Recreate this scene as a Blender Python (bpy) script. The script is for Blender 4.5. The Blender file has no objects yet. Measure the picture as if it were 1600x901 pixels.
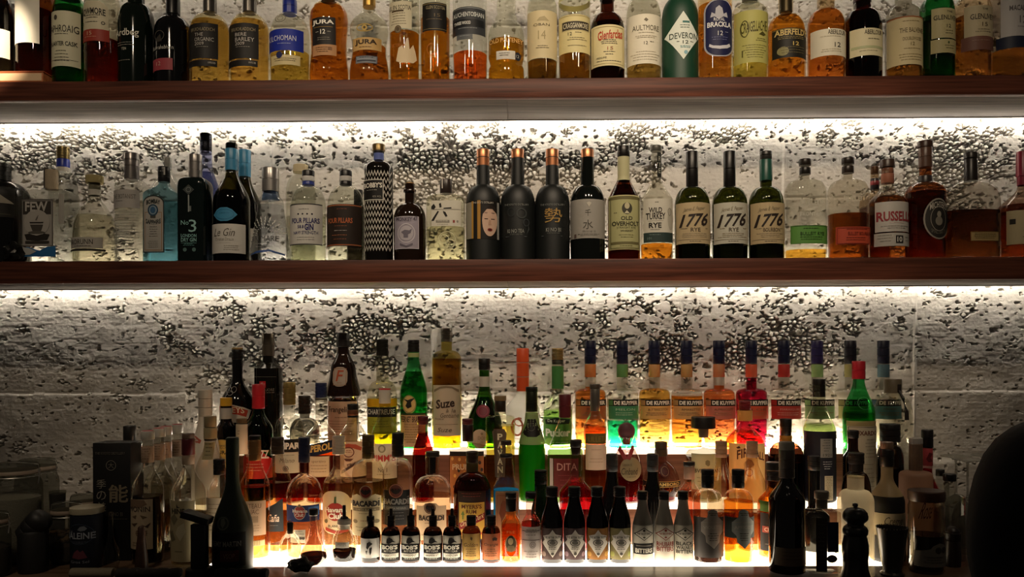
import bpy, bmesh, math, random
import numpy as np
from mathutils import Matrix, Vector

S = bpy.context.scene
COL = S.collection
RNG = random.Random(7)

# ------------------------------------------------------------------ camera
F, W, H, HOR = 1280.0, 1600, 901, 560.0
EYE = Vector((0.0, -2.207, 1.40))
YAW, ROLL = 0.0094, 0.0036
ROT = Matrix.Rotation(YAW, 3, 'Z') @ Matrix.Rotation(math.pi / 2, 3, 'X') @ Matrix.Rotation(-ROLL, 3, 'Z')
cam_d = bpy.data.cameras.new('camera')
cam = bpy.data.objects.new('camera', cam_d)
COL.objects.link(cam)
cam.matrix_world = Matrix.Translation(EYE) @ ROT.to_4x4()
cam_d.sensor_width = 36
cam_d.lens = 36 * F / W
cam_d.shift_y = (HOR - H / 2) / W
cam_d.clip_start = .02
S.camera = cam
S.view_settings.view_transform = 'Standard'
S.view_settings.look = 'None'
S.view_settings.gamma = 1
S.view_settings.use_curve_mapping = False
S.view_settings.exposure = 0


def at(px, py, Y):
    d = ROT @ Vector(((px - W / 2) / F, -(py - HOR) / F, -1))
    return EYE + d * ((Y - EYE.y) / d.y)


def proj(p):
    v = ROT.transposed() @ (Vector(p) - EYE)
    return W / 2 + F * v.x / -v.z, HOR - F * v.y / -v.z, F / -v.z


# ------------------------------------------------------------------ materials
def lin(h):
    if not isinstance(h, str):
        return tuple(h) + (1,)
    c = [int(h[i:i + 2], 16) / 255 for i in (0, 2, 4)]
    return tuple(x / 12.92 if x <= .04045 else ((x + .055) / 1.055) ** 2.4 for x in c) + (1,)


MATS = {}


def newmat(key):
    m = bpy.data.materials.new(key)
    m.use_nodes = True
    m.node_tree.nodes.clear()
    n = m.node_tree.nodes
    o = n.new('ShaderNodeOutputMaterial')
    return m, n, m.node_tree.links, o


def pbr(key, col, rough=.5, metal=0, spec=.5, coat=0, bump=None, emis=None):
    if key in MATS:
        return MATS[key]
    m, n, l, o = newmat(key)
    b = n.new('ShaderNodeBsdfPrincipled')
    b.inputs['Base Color'].default_value = lin(col)
    b.inputs['Roughness'].default_value = rough
    b.inputs['Metallic'].default_value = metal
    b.inputs['Specular IOR Level'].default_value = spec
    b.inputs['Coat Weight'].default_value = coat
    if bump:
        t = n.new('ShaderNodeTexNoise')
        t.inputs['Scale'].default_value = bump[0]
        c = n.new('ShaderNodeTexCoord')
        l.new(c.outputs['Object'], t.inputs['Vector'])
        u = n.new('ShaderNodeBump')
        u.inputs['Strength'].default_value = bump[1]
        u.inputs['Distance'].default_value = .002
        l.new(t.outputs['Fac'], u.inputs['Height'])
        l.new(u.outputs['Normal'], b.inputs['Normal'])
    l.new(b.outputs[0], o.inputs['Surface'])
    MATS[key] = m
    return m


def paper(h):
    return pbr('paper_' + h, h, .55, 0, .3)


def plastic(h):
    return pbr('plastic_' + h, h, .35, 0, .5)


def metal(h):
    return pbr('foil_' + h, h, .32, .75, .5)


def dark(h, r=.08):
    return pbr('opaque_glass_%s_%.2f' % (h, r), h, r, 0, .5)


def glass(h, ior=1.4, rough=.02):
    """clear bottle glass: see-through tint under a Fresnel shine (h is the colour through two walls)"""
    k = 'glass_%s_%.2f' % (h, ior)
    if k in MATS:
        return MATS[k]
    m, n, l, o = newmat(k)
    t = n.new('ShaderNodeBsdfTransparent')
    c = lin(h)
    t.inputs['Color'].default_value = tuple(math.sqrt(x) for x in c[:3]) + (1,)
    g = n.new('ShaderNodeBsdfAnisotropic')
    g.inputs['Color'].default_value = (1, 1, 1, 1)
    g.inputs['Roughness'].default_value = rough
    f = n.new('ShaderNodeFresnel')
    bf = n.new('ShaderNodeNewGeometry')      # a thin wall shines the same from inside and outside
    im = n.new('ShaderNodeMix')
    im.inputs[2].default_value, im.inputs[3].default_value = ior, 1 / ior
    l.new(bf.outputs['Backfacing'], im.inputs[0])
    l.new(im.outputs[0], f.inputs['IOR'])
    x = n.new('ShaderNodeMixShader')
    l.new(f.outputs[0], x.inputs[0])
    l.new(t.outputs[0], x.inputs[1])
    l.new(g.outputs[0], x.inputs[2])
    l.new(x.outputs[0], o.inputs['Surface'])
    MATS[k] = m
    return m


def frost(h, thru=.5):
    """frosted glass: part see-through, part diffuse and translucent"""
    k = 'frosted_%s_%.2f' % (h, thru)
    if k in MATS:
        return MATS[k]
    m, n, l, o = newmat(k)
    t = n.new('ShaderNodeBsdfTransparent')
    t.inputs['Color'].default_value = lin(h)
    d = n.new('ShaderNodeBsdfTranslucent')
    d.inputs['Color'].default_value = lin(h)
    p = n.new('ShaderNodeBsdfPrincipled')
    p.inputs['Base Color'].default_value = lin(h)
    p.inputs['Roughness'].default_value = .4
    a = n.new('ShaderNodeMixShader')
    a.inputs[0].default_value = .4
    b = n.new('ShaderNodeMixShader')
    b.inputs[0].default_value = thru
    l.new(d.outputs[0], a.inputs[1])
    l.new(p.outputs[0], a.inputs[2])
    l.new(a.outputs[0], b.inputs[1])
    l.new(t.outputs[0], b.inputs[2])
    l.new(b.outputs[0], o.inputs['Surface'])
    MATS[k] = m
    return m


def emit(key, col, strength):
    if key in MATS:
        return MATS[key]
    m, n, l, o = newmat(key)
    e = n.new('ShaderNodeEmission')
    e.inputs['Color'].default_value = lin(col)
    e.inputs['Strength'].default_value = strength
    l.new(e.outputs[0], o.inputs['Surface'])
    MATS[key] = m
    return m


def mat(spec):
    """'p:hex' paper, 'k:hex' plastic, 'm:hex' foil or metal, 'd:hex' dark opaque glass, 'f:hex' frosted, 'g:hex' glass"""
    if not isinstance(spec, str):
        return spec
    if ':' not in spec:
        return paper(spec)
    a, h = spec.split(':')
    if a == 'p': return paper(h)
    if a == 'k': return plastic(h)
    if a == 'm': return metal(h)
    if a == 'd': return dark(h)
    if a == 'dm': return dark(h, .5)
    if a == 'f': return frost(h)
    if a == 'F': return frost(h, .12)
    if a == 'g': return glass(h)
    if a == 'w': return pbr('cork_' + h, h, .8, 0, .2, bump=(300, .5))


# ------------------------------------------------------------------ mesh helpers
def link(name, me, parent=None, loc=None):
    o = bpy.data.objects.new(name, me)
    COL.objects.link(o)
    if parent is not None:
        o.parent = parent
    if loc is not None:
        o.location = loc
    return o


def mesh(name, vs, fs, mats, mids=None, smooth=40):
    me = bpy.data.meshes.new(name)
    me.from_pydata([tuple(v) for v in vs], [], fs)
    for m in mats:
        me.materials.append(m)
    if mids:
        me.polygons.foreach_set('material_index', mids)
    if smooth:
        me.polygons.foreach_set('use_smooth', [True] * len(me.polygons))
        me.set_sharp_from_angle(angle=math.radians(smooth))
    me.validate()
    me.update()
    return me


def tag(o, label, cat, group=None, kind=None):
    if label: o['label'] = label
    if cat: o['category'] = cat
    if group: o['group'] = group
    if kind: o['kind'] = kind
    return o


SEG = 32


def ring_pts(a, b, n):
    out = []
    for i in range(SEG):
        t = 2 * math.pi * i / SEG
        s, c = math.sin(t), math.cos(t)
        e = 2 / n
        out.append((math.copysign(abs(s) ** e, s) * a, -math.copysign(abs(c) ** e, c) * b))
    return out


def lathe(zr, dr=1, n=2, off=0, bot=True, top=True):
    """rings of (z, half width[, exponent]) -> verts, faces; the front is -Y"""
    vs, fs = [], []
    for q in zr:
        z, r = q[0], max(q[1], .0002)
        for x, y in ring_pts(r, r * dr, q[2] if len(q) > 2 else n):
            vs.append((x, y, z))
    for k in range(len(zr) - 1):
        for i in range(SEG):
            j = (i + 1) % SEG
            fs.append((k * SEG + i, k * SEG + j, (k + 1) * SEG + j, (k + 1) * SEG + i))
    if bot:
        fs.append(tuple(range(SEG - 1, -1, -1)))
    if top:
        b = (len(zr) - 1) * SEG
        fs.append(tuple(range(b, b + SEG)))
    if off:
        vs = [(v[0], v[1], v[2] + off) for v in vs]
    return vs, fs


def boxv(x0, x1, y0, y1, z0, z1, bv=0):
    bm = bmesh.new()
    bmesh.ops.create_cube(bm, size=1)
    for v in bm.verts:
        v.co = Vector(((x0 + x1) / 2 + v.co.x * (x1 - x0), (y0 + y1) / 2 + v.co.y * (y1 - y0), (z0 + z1) / 2 + v.co.z * (z1 - z0)))
    if bv:
        bmesh.ops.bevel(bm, geom=bm.edges[:], offset=bv, segments=2, affect='EDGES', profile=.5)
    bm.verts.index_update()
    vs = [v.co.copy() for v in bm.verts]
    fs = [tuple(v.index for v in f.verts) for f in bm.faces]
    bm.free()
    return vs, fs


def tube(pts, r, seg=10):
    """a round bar through pts; r is one radius or one per point"""
    pts = [Vector(p) for p in pts]
    rs = r if isinstance(r, (list, tuple)) else [r] * len(pts)
    vs, fs = [], []
    up = Vector((0, 0, 1))
    for i, p in enumerate(pts):
        d = (pts[min(i + 1, len(pts) - 1)] - pts[max(i - 1, 0)]).normalized()
        a = d.cross(up if abs(d.z) < .95 else Vector((0, 1, 0))).normalized()
        b = d.cross(a)
        for k in range(seg):
            t = 2 * math.pi * k / seg
            vs.append(p + (a * math.cos(t) + b * math.sin(t)) * rs[i])
    for i in range(len(pts) - 1):
        for k in range(seg):
            j = (k + 1) % seg
            fs.append((i * seg + k, i * seg + j, (i + 1) * seg + j, (i + 1) * seg + k))
    fs.append(tuple(range(seg - 1, -1, -1)))
    fs.append(tuple(range((len(pts) - 1) * seg, len(pts) * seg)))
    return vs, fs


class MB:
    def __init__(s):
        s.v, s.f, s.m, s.mats = [], [], [], []

    def add(s, vf, m):
        m = mat(m)
        if m not in s.mats:
            s.mats.append(m)
        k, b = s.mats.index(m), len(s.v)
        s.v += [tuple(v) for v in vf[0]]
        for f in vf[1]:
            s.f.append(tuple(i + b for i in f))
            s.m.append(k)
        return s

    def build(s, name, parent=None, loc=None, smooth=40):
        return link(name, mesh(name, s.v, s.f, s.mats, s.m, smooth), parent, loc)


# ------------------------------------------------------------------ lettering
FONTC = {}


def glyphs(s, bold=0.0):
    """lettering as a flat mesh, box scaled to 0..1 both ways"""
    k = (s, bold)
    if k in FONTC:
        return FONTC[k]
    c = bpy.data.curves.new('lettering', 'FONT')
    c.body = s
    c.resolution_u = 2
    c.offset = bold
    c.fill_mode = 'FRONT'
    o = bpy.data.objects.new('lettering', c)
    COL.objects.link(o)
    dg = bpy.context.evaluated_depsgraph_get()
    me = bpy.data.meshes.new_from_object(o.evaluated_get(dg))
    vs = [(v.co.x, v.co.y) for v in me.vertices]
    fs = [tuple(p.vertices) for p in me.polygons]
    bpy.data.objects.remove(o)
    bpy.data.curves.remove(c)
    bpy.data.meshes.remove(me)
    if not vs:
        vs, fs = [(0, 0), (1, 0), (1, 1)], [(0, 1, 2)]
    x0, x1 = min(v[0] for v in vs), max(v[0] for v in vs)
    y0, y1 = min(v[1] for v in vs), max(v[1] for v in vs)
    vs = [((x - x0) / (x1 - x0), (y - y0) / (y1 - y0)) for x, y in vs]
    FONTC[k] = (vs, fs)
    return FONTC[k]


# decals, in picture pixels; each returns (verts2d, faces, colour, layer)
def t(s, y0, y1, x0, x1, c='201c18', b=0.0, sh=0, arc=0, rot=0):
    vs, fs = glyphs(s, b)
    o = []
    xm = (x0 + x1) / 2
    for u, v in vs:
        x = x0 + u * (x1 - x0) + sh * (v - .5) * (y1 - y0)
        y = y1 - v * (y1 - y0)
        if arc: y += (x - xm) ** 2 / (2 * arc)
        if rot: y -= (x - xm) * rot
        o.append((x, y))
    return o, fs, c, 2


def tv(s, y0, y1, x0, x1, c='201c18', b=0.0):
    """lettering one under another"""
    n = len(s)
    vs, fs = [], []
    for i, ch in enumerate(s):
        h = (y1 - y0) / n
        a = t(ch, y0 + i * h, y0 + i * h + h * .8, x0, x1, c, b)
        k = len(vs)
        vs += a[0]
        fs += [tuple(j + k for j in f) for f in a[1]]
    return vs, fs, c, 2


def r(x0, x1, y0, y1, c, k=1):
    return [(x0, y0), (x1, y0), (x1, y1), (x0, y1)], [(3, 2, 1, 0)], c, k


def e(cx, cy, rx, ry, c, k=1, n=20):
    return [(cx + rx * math.cos(2 * math.pi * i / n), cy - ry * math.sin(2 * math.pi * i / n)) for i in range(n)], [tuple(range(n))], c, k


def ring(cx, cy, rx, ry, th, c, k=2, n=24):
    vs = []
    for i in range(n):
        a = 2 * math.pi * i / n
        vs += [(cx + rx * math.cos(a), cy - ry * math.sin(a)), (cx + (rx - th) * math.cos(a), cy - (ry - th) * math.sin(a))]
    return vs, [(2 * i, (2 * i + 2) % (2 * n), (2 * i + 3) % (2 * n), 2 * i + 1) for i in range(n)], c, k


def p(pts, c, k=2):
    a = sum(pts[i][0] * pts[(i + 1) % len(pts)][1] - pts[(i + 1) % len(pts)][0] * pts[i][1] for i in range(len(pts)))
    f = tuple(range(len(pts)))
    return list(pts), [f if a < 0 else f[::-1]], c, k


def fr(x0, x1, y0, y1, th, c, k=2):
    """a printed frame"""
    vs, fs = [], []
    for q in (r(x0, x1, y0, y0 + th, c), r(x0, x1, y1 - th, y1, c), r(x0, x0 + th, y0 + th, y1 - th, c), r(x1 - th, x1, y0 + th, y1 - th, c)):
        b = len(vs)
        vs += q[0]
        fs += [tuple(i + b for i in q[1][0])]
    return vs, fs, c, k


def ln(y0, y1, x0, x1, n, c):
    """rows of print too small to read"""
    g = random.Random(int(x0 * 7 + y0 * 13 + n))
    vs, fs = [], []
    st = (y1 - y0) / n
    for i in range(n):
        k = g.uniform(.6, 1)
        xm, hw = (x0 + x1) / 2, (x1 - x0) / 2 * k
        x = xm - hw
        while x < xm + hw - 1:
            w = min(g.uniform(1.5, 5), xm + hw - x)
            q = r(x, x + w, y0 + i * st, y0 + i * st + min(.9, st * .42), c)
            b = len(vs)
            vs += q[0]
            fs.append(tuple(j + b for j in q[1][0]))
            x += w + .8
    return vs, fs, c, 2


def lab(y0, y1, x0, x1, c, dec=(), shape='rect', name='label', text=None):
    return dict(y0=y0, y1=y1, x0=x0, x1=x1, c=c, dec=dec, shape=shape, name=name, text=text)


def outline(L):
    x0, x1, y0, y1 = L['x0'], L['x1'], L['y0'], L['y1']
    xm, ym, a, b = (x0 + x1) / 2, (y0 + y1) / 2, (x1 - x0) / 2, (y1 - y0) / 2
    s = L['shape']
    if isinstance(s, (list, tuple)):
        return list(s)
    if s == 'oval':
        return [(xm + a * math.cos(2 * math.pi * i / 28), ym + b * math.sin(2 * math.pi * i / 28)) for i in range(28)]
    if s == 'round':
        o = []
        q = min(a, b) * .8
        for k, (sx, sy) in enumerate(((1, 1), (-1, 1), (-1, -1), (1, -1))):
            for i in range(6):
                g = math.pi / 2 * (k + i / 5)
                o.append((xm + sx * (a - q) + q * math.cos(g), ym + sy * (b - q) + q * math.sin(g)))
        return o
    if s == 'diam':
        return [(xm, y0), (x1, ym), (xm, y1), (x0, ym)]
    if s == 'arch':
        h = min(a * .75, b)
        return [(x0, y1)] + [(xm - a * math.cos(math.pi * i / 14), y0 + h - h * math.sin(math.pi * i / 14)) for i in range(15)] + [(x1, y1)]
    if s == 'none':
        return None
    return [(x0, y0), (x1, y0), (x1, y1), (x0, y1)]


class Bot:
    """shape of one bottle: px <-> local metres, profile and front surface"""

    def __init__(s, cx, top, Y, zb):
        X = at(cx, 560, Y).x
        for _ in range(3):
            u, s.yb, s.s = proj((X, Y, zb))
            X = at(cx, (top + s.yb) / 2, Y).x
        s.cx, s.X, s.Y, s.zb = cx, X, Y, zb

    def z(s, py):
        return (s.yb - py) / s.s

    def w(s, px):
        return px / s.s

    def rad(s, z):
        q = s.zr
        if z <= q[0][0]: return q[0][1]
        for i in range(len(q) - 1):
            if q[i][0] <= z <= q[i + 1][0]:
                d = q[i + 1][0] - q[i][0]
                k = (z - q[i][0]) / d if d > 1e-9 else 0
                return q[i][1] + (q[i + 1][1] - q[i][1]) * k
        return q[-1][1]

    def front(s, x, z, off):
        a = s.rad(z) + off
        k = min(abs(x) / a, .999)
        n = s.n
        return -(a * s.dr + (off if s.dr < 1 else 0)) * (1 - k ** n) ** (1 / n)


def smooth_profile(P):
    """(z, half width) points, top or bottom first -> denser rings (Catmull-Rom, no overshoot)"""
    P = sorted(P)
    out = []
    for i in range(len(P) - 1):
        p0, p1, p2, p3 = P[max(i - 1, 0)], P[i], P[i + 1], P[min(i + 2, len(P) - 1)]
        for k in range(5):
            u = k / 5
            z = p1[0] + (p2[0] - p1[0]) * u
            def slope(a, b, c):
                d1 = (b[1] - a[1]) / max(b[0] - a[0], 1e-6)
                d2 = (c[1] - b[1]) / max(c[0] - b[0], 1e-6)
                return 0 if d1 * d2 <= 0 else 2 * d1 * d2 / (d1 + d2)
            h = p2[0] - p1[0]
            m1 = slope(p0, p1, p2) if i > 0 else (p2[1] - p1[1]) / max(h, 1e-6)
            m2 = slope(p1, p2, p3) if i + 2 < len(P) else (p2[1] - p1[1]) / max(h, 1e-6)
            h00, h10, h01, h11 = 2 * u**3 - 3 * u**2 + 1, u**3 - 2 * u**2 + u, -2 * u**3 + 3 * u**2, u**3 - u**2
            out.append((z, h00 * p1[1] + h10 * h * m1 + h01 * p2[1] + h11 * h * m2))
    out.append(P[-1])
    return out


def decal_mesh(B, parts, name, parent, base_off=.0005):
    """flat pixel drawings wrapped onto the front of a bottle; one mesh, one slot per colour"""
    out = MB()
    for vs, fs, c, layer in parts:
        bm = bmesh.new()
        bv = [bm.verts.new(((x - B.cx) / B.s, 0, B.z(y))) for x, y in vs]
        for f in fs:
            try: bm.faces.new([bv[i] for i in f])
            except ValueError: pass
        xs = [v.co.x for v in bm.verts]
        zs = [v.co.z for v in bm.verts]
        R = max(q[1] for q in B.zr)
        cuts = set()
        for k in range(-8, 9):
            g = math.sin(math.pi * 2 * k / SEG) if abs(k) < 8 else math.copysign(.995, k)
            cuts.add(math.copysign(abs(g) ** (2 / B.n), g) * R)
        for x in cuts:
            if min(xs) < x < max(xs):
                bmesh.ops.bisect_plane(bm, geom=bm.verts[:] + bm.edges[:] + bm.faces[:], plane_co=(x, 0, 0), plane_no=(1, 0, 0), dist=1e-6)
        if max(abs(B.rad(min(zs)) - R), abs(B.rad(max(zs)) - R), abs(B.rad((min(zs) + max(zs)) / 2) - R)) > .0004:
            z = min(zs) + .006
            while z < max(zs):
                bmesh.ops.bisect_plane(bm, geom=bm.verts[:] + bm.edges[:] + bm.faces[:], plane_co=(0, 0, z), plane_no=(0, 0, 1), dist=1e-6)
                z += .006
        off = base_off + .0004 * layer
        bm.verts.index_update()
        ov = []
        for v in bm.verts:
            a = B.rad(v.co.z) + off
            x = max(-a * .995, min(a * .995, v.co.x))
            ov.append((x, B.front(x, v.co.z, off), v.co.z))
        of = []
        for f in bm.faces:
            i = [v.index for v in f.verts]
            q = [ov[j] for j in i]
            nx = sum((q[j][0] * q[(j + 1) % len(q)][2] - q[(j + 1) % len(q)][0] * q[j][2]) for j in range(len(q)))
            of.append(tuple(i if nx > 0 else i[::-1]))
        bm.free()
        out.add((ov, of), c)
    return out.build(name, parent, smooth=60)


ALL = []


def cap_mesh(z0, z1, w0, w1, m, name, parent, groove=0, rd=.12, n=2, dr=1):
    h = z1 - z0
    bv = min(.0016, h * .2, w1 * .3)
    zr = [(z0, w0 * .97), (z0 + .0006, w0)]
    if groove:
        for k in range(groove):
            zz = z0 + h * (k + 1) / (groove + 1)
            ww = w0 + (w1 - w0) * (k + 1) / (groove + 1)
            zr += [(zz - .0011, ww), (zz - .0006, ww * .95), (zz + .0006, ww * .95), (zz + .0011, ww)]
    zr += [(z1 - bv, w1), (z1 - bv * .35, w1 - bv * .35), (z1, w1 - bv)]
    return MB().add(lathe(zr, dr, n), m).build(name, parent)


ROWS = {}


def bottle(row, label, cx, top, w, nw, yn, ys, gl, caps=(), labs=(), liq=None, lvl=None, sh='r', sq=2, dr=1, Y=None, base=None,
           pf=None, name=None, cat='bottle', nw2=None, yt=None, group=None, emboss=None, foot=0):
    R = ROWS[row]
    Yc = R['Y'] if Y is None else Y
    zb = R['z'] if base is None else base
    B = Bot(cx, top, Yc, zb)
    B.n, B.dr = sq, dr
    root = bpy.data.objects.new(name or R['name'], None)
    root.empty_display_size = .02
    COL.objects.link(root)
    root.location = (B.X, Yc, zb + .0004)
    tag(root, label, cat, group or R['group'])
    a = B.w(w) / 2
    zt = B.z(yt if yt is not None else (top + 1.5))
    if pf:
        pts = [(B.z(y), B.w(q) / 2) for y, q in pf]
        pts = [q for q in pts if q[0] > .001]
        lowest = min(pts)
        body = smooth_profile([(.0012, lowest[1] * .985)] + pts)
        zr = [(0, lowest[1] * .9)] + body
        if zt > zr[-1][0] + .001: zr.append((zt, zr[-1][1]))
    else:
        z1, z2, b = B.z(ys), B.z(yn), B.w(nw) / 2
        zr = [(0, a * .9), (.0007, a * .965), (.002, a)]
        K = 9
        for k in range(K + 1):
            u = k / K
            z = z1 + (z2 - z1) * u
            if sh == 'r':     # domed
                q = b + (a - b) * math.sqrt(max(0, 1 - u * u))
            elif sh == 's':   # flowing
                q = b + (a - b) * (.5 + .5 * math.cos(math.pi * u))
            elif sh == 'h':   # high, square shoulder with a flowing neck
                q = b + (a - b) * max(0, 1 - u ** 4) ** .5
            elif sh == 'q':   # dome that sweeps up into the neck
                q = b + (a - b) * (max(0, 1 - u ** 2) ** .5 if u < .72 else (max(0, 1 - .72 ** 2) ** .5) * (1 - (u - .72) / .28) ** 1.6)
            else:             # straight cone
                q = b + (a - b) * (1 - u)
            zr.append((z, q))
        b2 = B.w(nw2) / 2 if nw2 else b
        if zt > z2 + .001:
            zr.append((zt, b2))
    B.zr = zr
    if sq != 2:
        zn = [(z, q, sq if q > a * .8 else max(2, 2 + (sq - 2) * max(0, (q - a * .35) / (a * .45)))) for z, q in zr]
    else:
        zn = zr
    MB().add(lathe(zn, dr, sq), gl if not isinstance(gl, str) or ':' in gl else 'g:' + gl).build('glass_body', root)
    if liq:
        zl = B.z(lvl) if lvl else zr[-1][0] * .9
        zl = min(zl, zr[-1][0] - .004)
        in_ = .0018
        q = [(.004, max(zr[2][1] - in_ * 2, .002))] + [(z, rr - in_) for z, rr in zr if .0055 < z < zl - .001] + [(zl, B.rad(zl) - in_)]
        nn = [(z, rr, sq if rr > a * .75 else 2) for z, rr in q] if sq != 2 else q
        MB().add(lathe(nn, dr, sq), liq if not isinstance(liq, str) or ':' in liq else glass(liq, 1.12)).build('liquid', root)
    for c in caps:
        # (part name, y0, y1, width, material, grooves, width at the top)
        nm, y0, y1, cw, cm = c[:5]
        g = c[5] if len(c) > 5 else 0
        cw1 = c[6] if len(c) > 6 else None
        z0, z1 = B.z(y1), B.z(y0)
        if cw is None:
            w0, w1 = B.rad(z0) + .0006, B.rad(z1) + .0006
            ns = max(2, int((z1 - z0) / .006))
            q = [(z0 + (z1 - z0) * k / ns, B.rad(z0 + (z1 - z0) * k / ns) + .0006) for k in range(ns + 1)]
            MB().add(lathe(q, dr if w0 > a * .7 else 1, sq if w0 > a * .7 else 2, bot=False, top=False), cm).build(nm, root)
        else:
            w0 = B.w(cw) / 2
            o = cap_mesh(z0, z1, w0, B.w(cw1) / 2 if cw1 else w0, mat(cm), nm, root, g)
    for li, L in enumerate(labs):
        parts = []
        if L['shape'] != 'none' and L['c']:
            ol = outline(L)
            parts.append(p(ol, L['c'], 0))
        parts += list(L['dec'])
        o = decal_mesh(B, parts, L['name'], root, .0009 + .0007 * li)
        if L['text']: o['label'] = L['text']
    ALL.append((root, B, a, a * dr, label))
    return root, B
# ------------------------------------------------------------------ the place: heights in metres
YW = .262                                   # face of the concrete wall
Z1T, Z1B = 1.40 + .755, 1.40 + .7035         # upper shelf
Z2T, Z2B = 1.40 + .268, 1.40 + .2085         # lower shelf
ZA, ZB, ZC = 1.40 - .262, 1.40 - .397, 1.40 - .505   # two steps and the worktop
YA, YB = .138, .02                           # front edges of the steps
XL, XR = at(306, 700, YA).x, at(1399, 700, YA).x
SB = YW - .044                              # back edge of the shelves, clear of the wall
YP = -.213                                  # front edge of the light panel

ROWS.update({
    'T': dict(Y=.062, z=Z1T, name='whisky_bottle', group='whisky bottles along the upper shelf'),
    'M': dict(Y=.061, z=Z2T, name='gin_bottle', group='bottles along the lower shelf'),
    'W': dict(Y=.062, z=Z2T, name='whiskey_bottle', group='bottles along the lower shelf'),
    'N': dict(Y=.165, z=Z2T, name='gin_bottle', group='bottles along the lower shelf'),
    'A': dict(Y=.191, z=ZA, name='liqueur_bottle', group='bottles on the top step of the back bar'),
    'B': dict(Y=.080, z=ZB, name='liqueur_bottle', group='bottles on the middle step of the back bar'),
    'C': dict(Y=-.042, z=ZC, name='spirit_bottle', group='bottles standing behind the row of bitters'),
    'D': dict(Y=-.165, z=ZC, name='bitters_bottle', group='small bitters bottles along the light panel'),
    'F': dict(Y=-.262, z=ZC, name='spirit_bottle', group='bottles at the front edge of the worktop'),
})


# ---- board-marked concrete with honeycombed pits: real relief
def lattice(ix, iz, seed):
    h = (ix * 374761393 + iz * 668265263 + seed * 974634543).astype(np.uint64) & np.uint64(0xffffffff)
    h = ((h ^ (h >> np.uint64(13))) * np.uint64(1274126177)) & np.uint64(0xffffffff)
    h = h ^ (h >> np.uint64(16))
    return (h & np.uint64(0xffffff)).astype(np.float64) / 0xffffff


def vnoise(x, z, seed):
    ix, iz = np.floor(x).astype(np.int64), np.floor(z).astype(np.int64)
    fx, fz = x - ix, z - iz
    fx, fz = fx * fx * (3 - 2 * fx), fz * fz * (3 - 2 * fz)
    ix, iz = ix + 5000, iz + 5000
    a, b = lattice(ix, iz, seed), lattice(ix + 1, iz, seed)
    c, d = lattice(ix, iz + 1, seed), lattice(ix + 1, iz + 1, seed)
    return (a + (b - a) * fx) * (1 - fz) + (c + (d - c) * fx) * fz


def fbm(x, z, seed, o=4):
    s, a, n = 0, 1, 0
    for k in range(o):
        s = s + a * vnoise(x * 2 ** k, z * 2 ** k, seed + k)
        n += a
        a *= .5
    return s / n


def cells(x, z, seed):
    ix, iz = np.floor(x).astype(np.int64), np.floor(z).astype(np.int64)
    f1 = np.full(x.shape, 9.0)
    f2 = np.full(x.shape, 9.0)
    for dx in (-1, 0, 1):
        for dz in (-1, 0, 1):
            cx, cz = ix + dx + 5000, iz + dz + 5000
            px, pz = ix + dx + lattice(cx, cz, seed), iz + dz + lattice(cx, cz, seed + 9)
            d = np.sqrt((px - x) ** 2 + (pz - z) ** 2)
            f2 = np.minimum(f2, np.maximum(f1, d))
            f1 = np.minimum(f1, d)
    return f1, f2


def sst(a, b, x):
    k = np.clip((x - a) / (b - a), 0, 1)
    return k * k * (3 - 2 * k)


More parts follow.
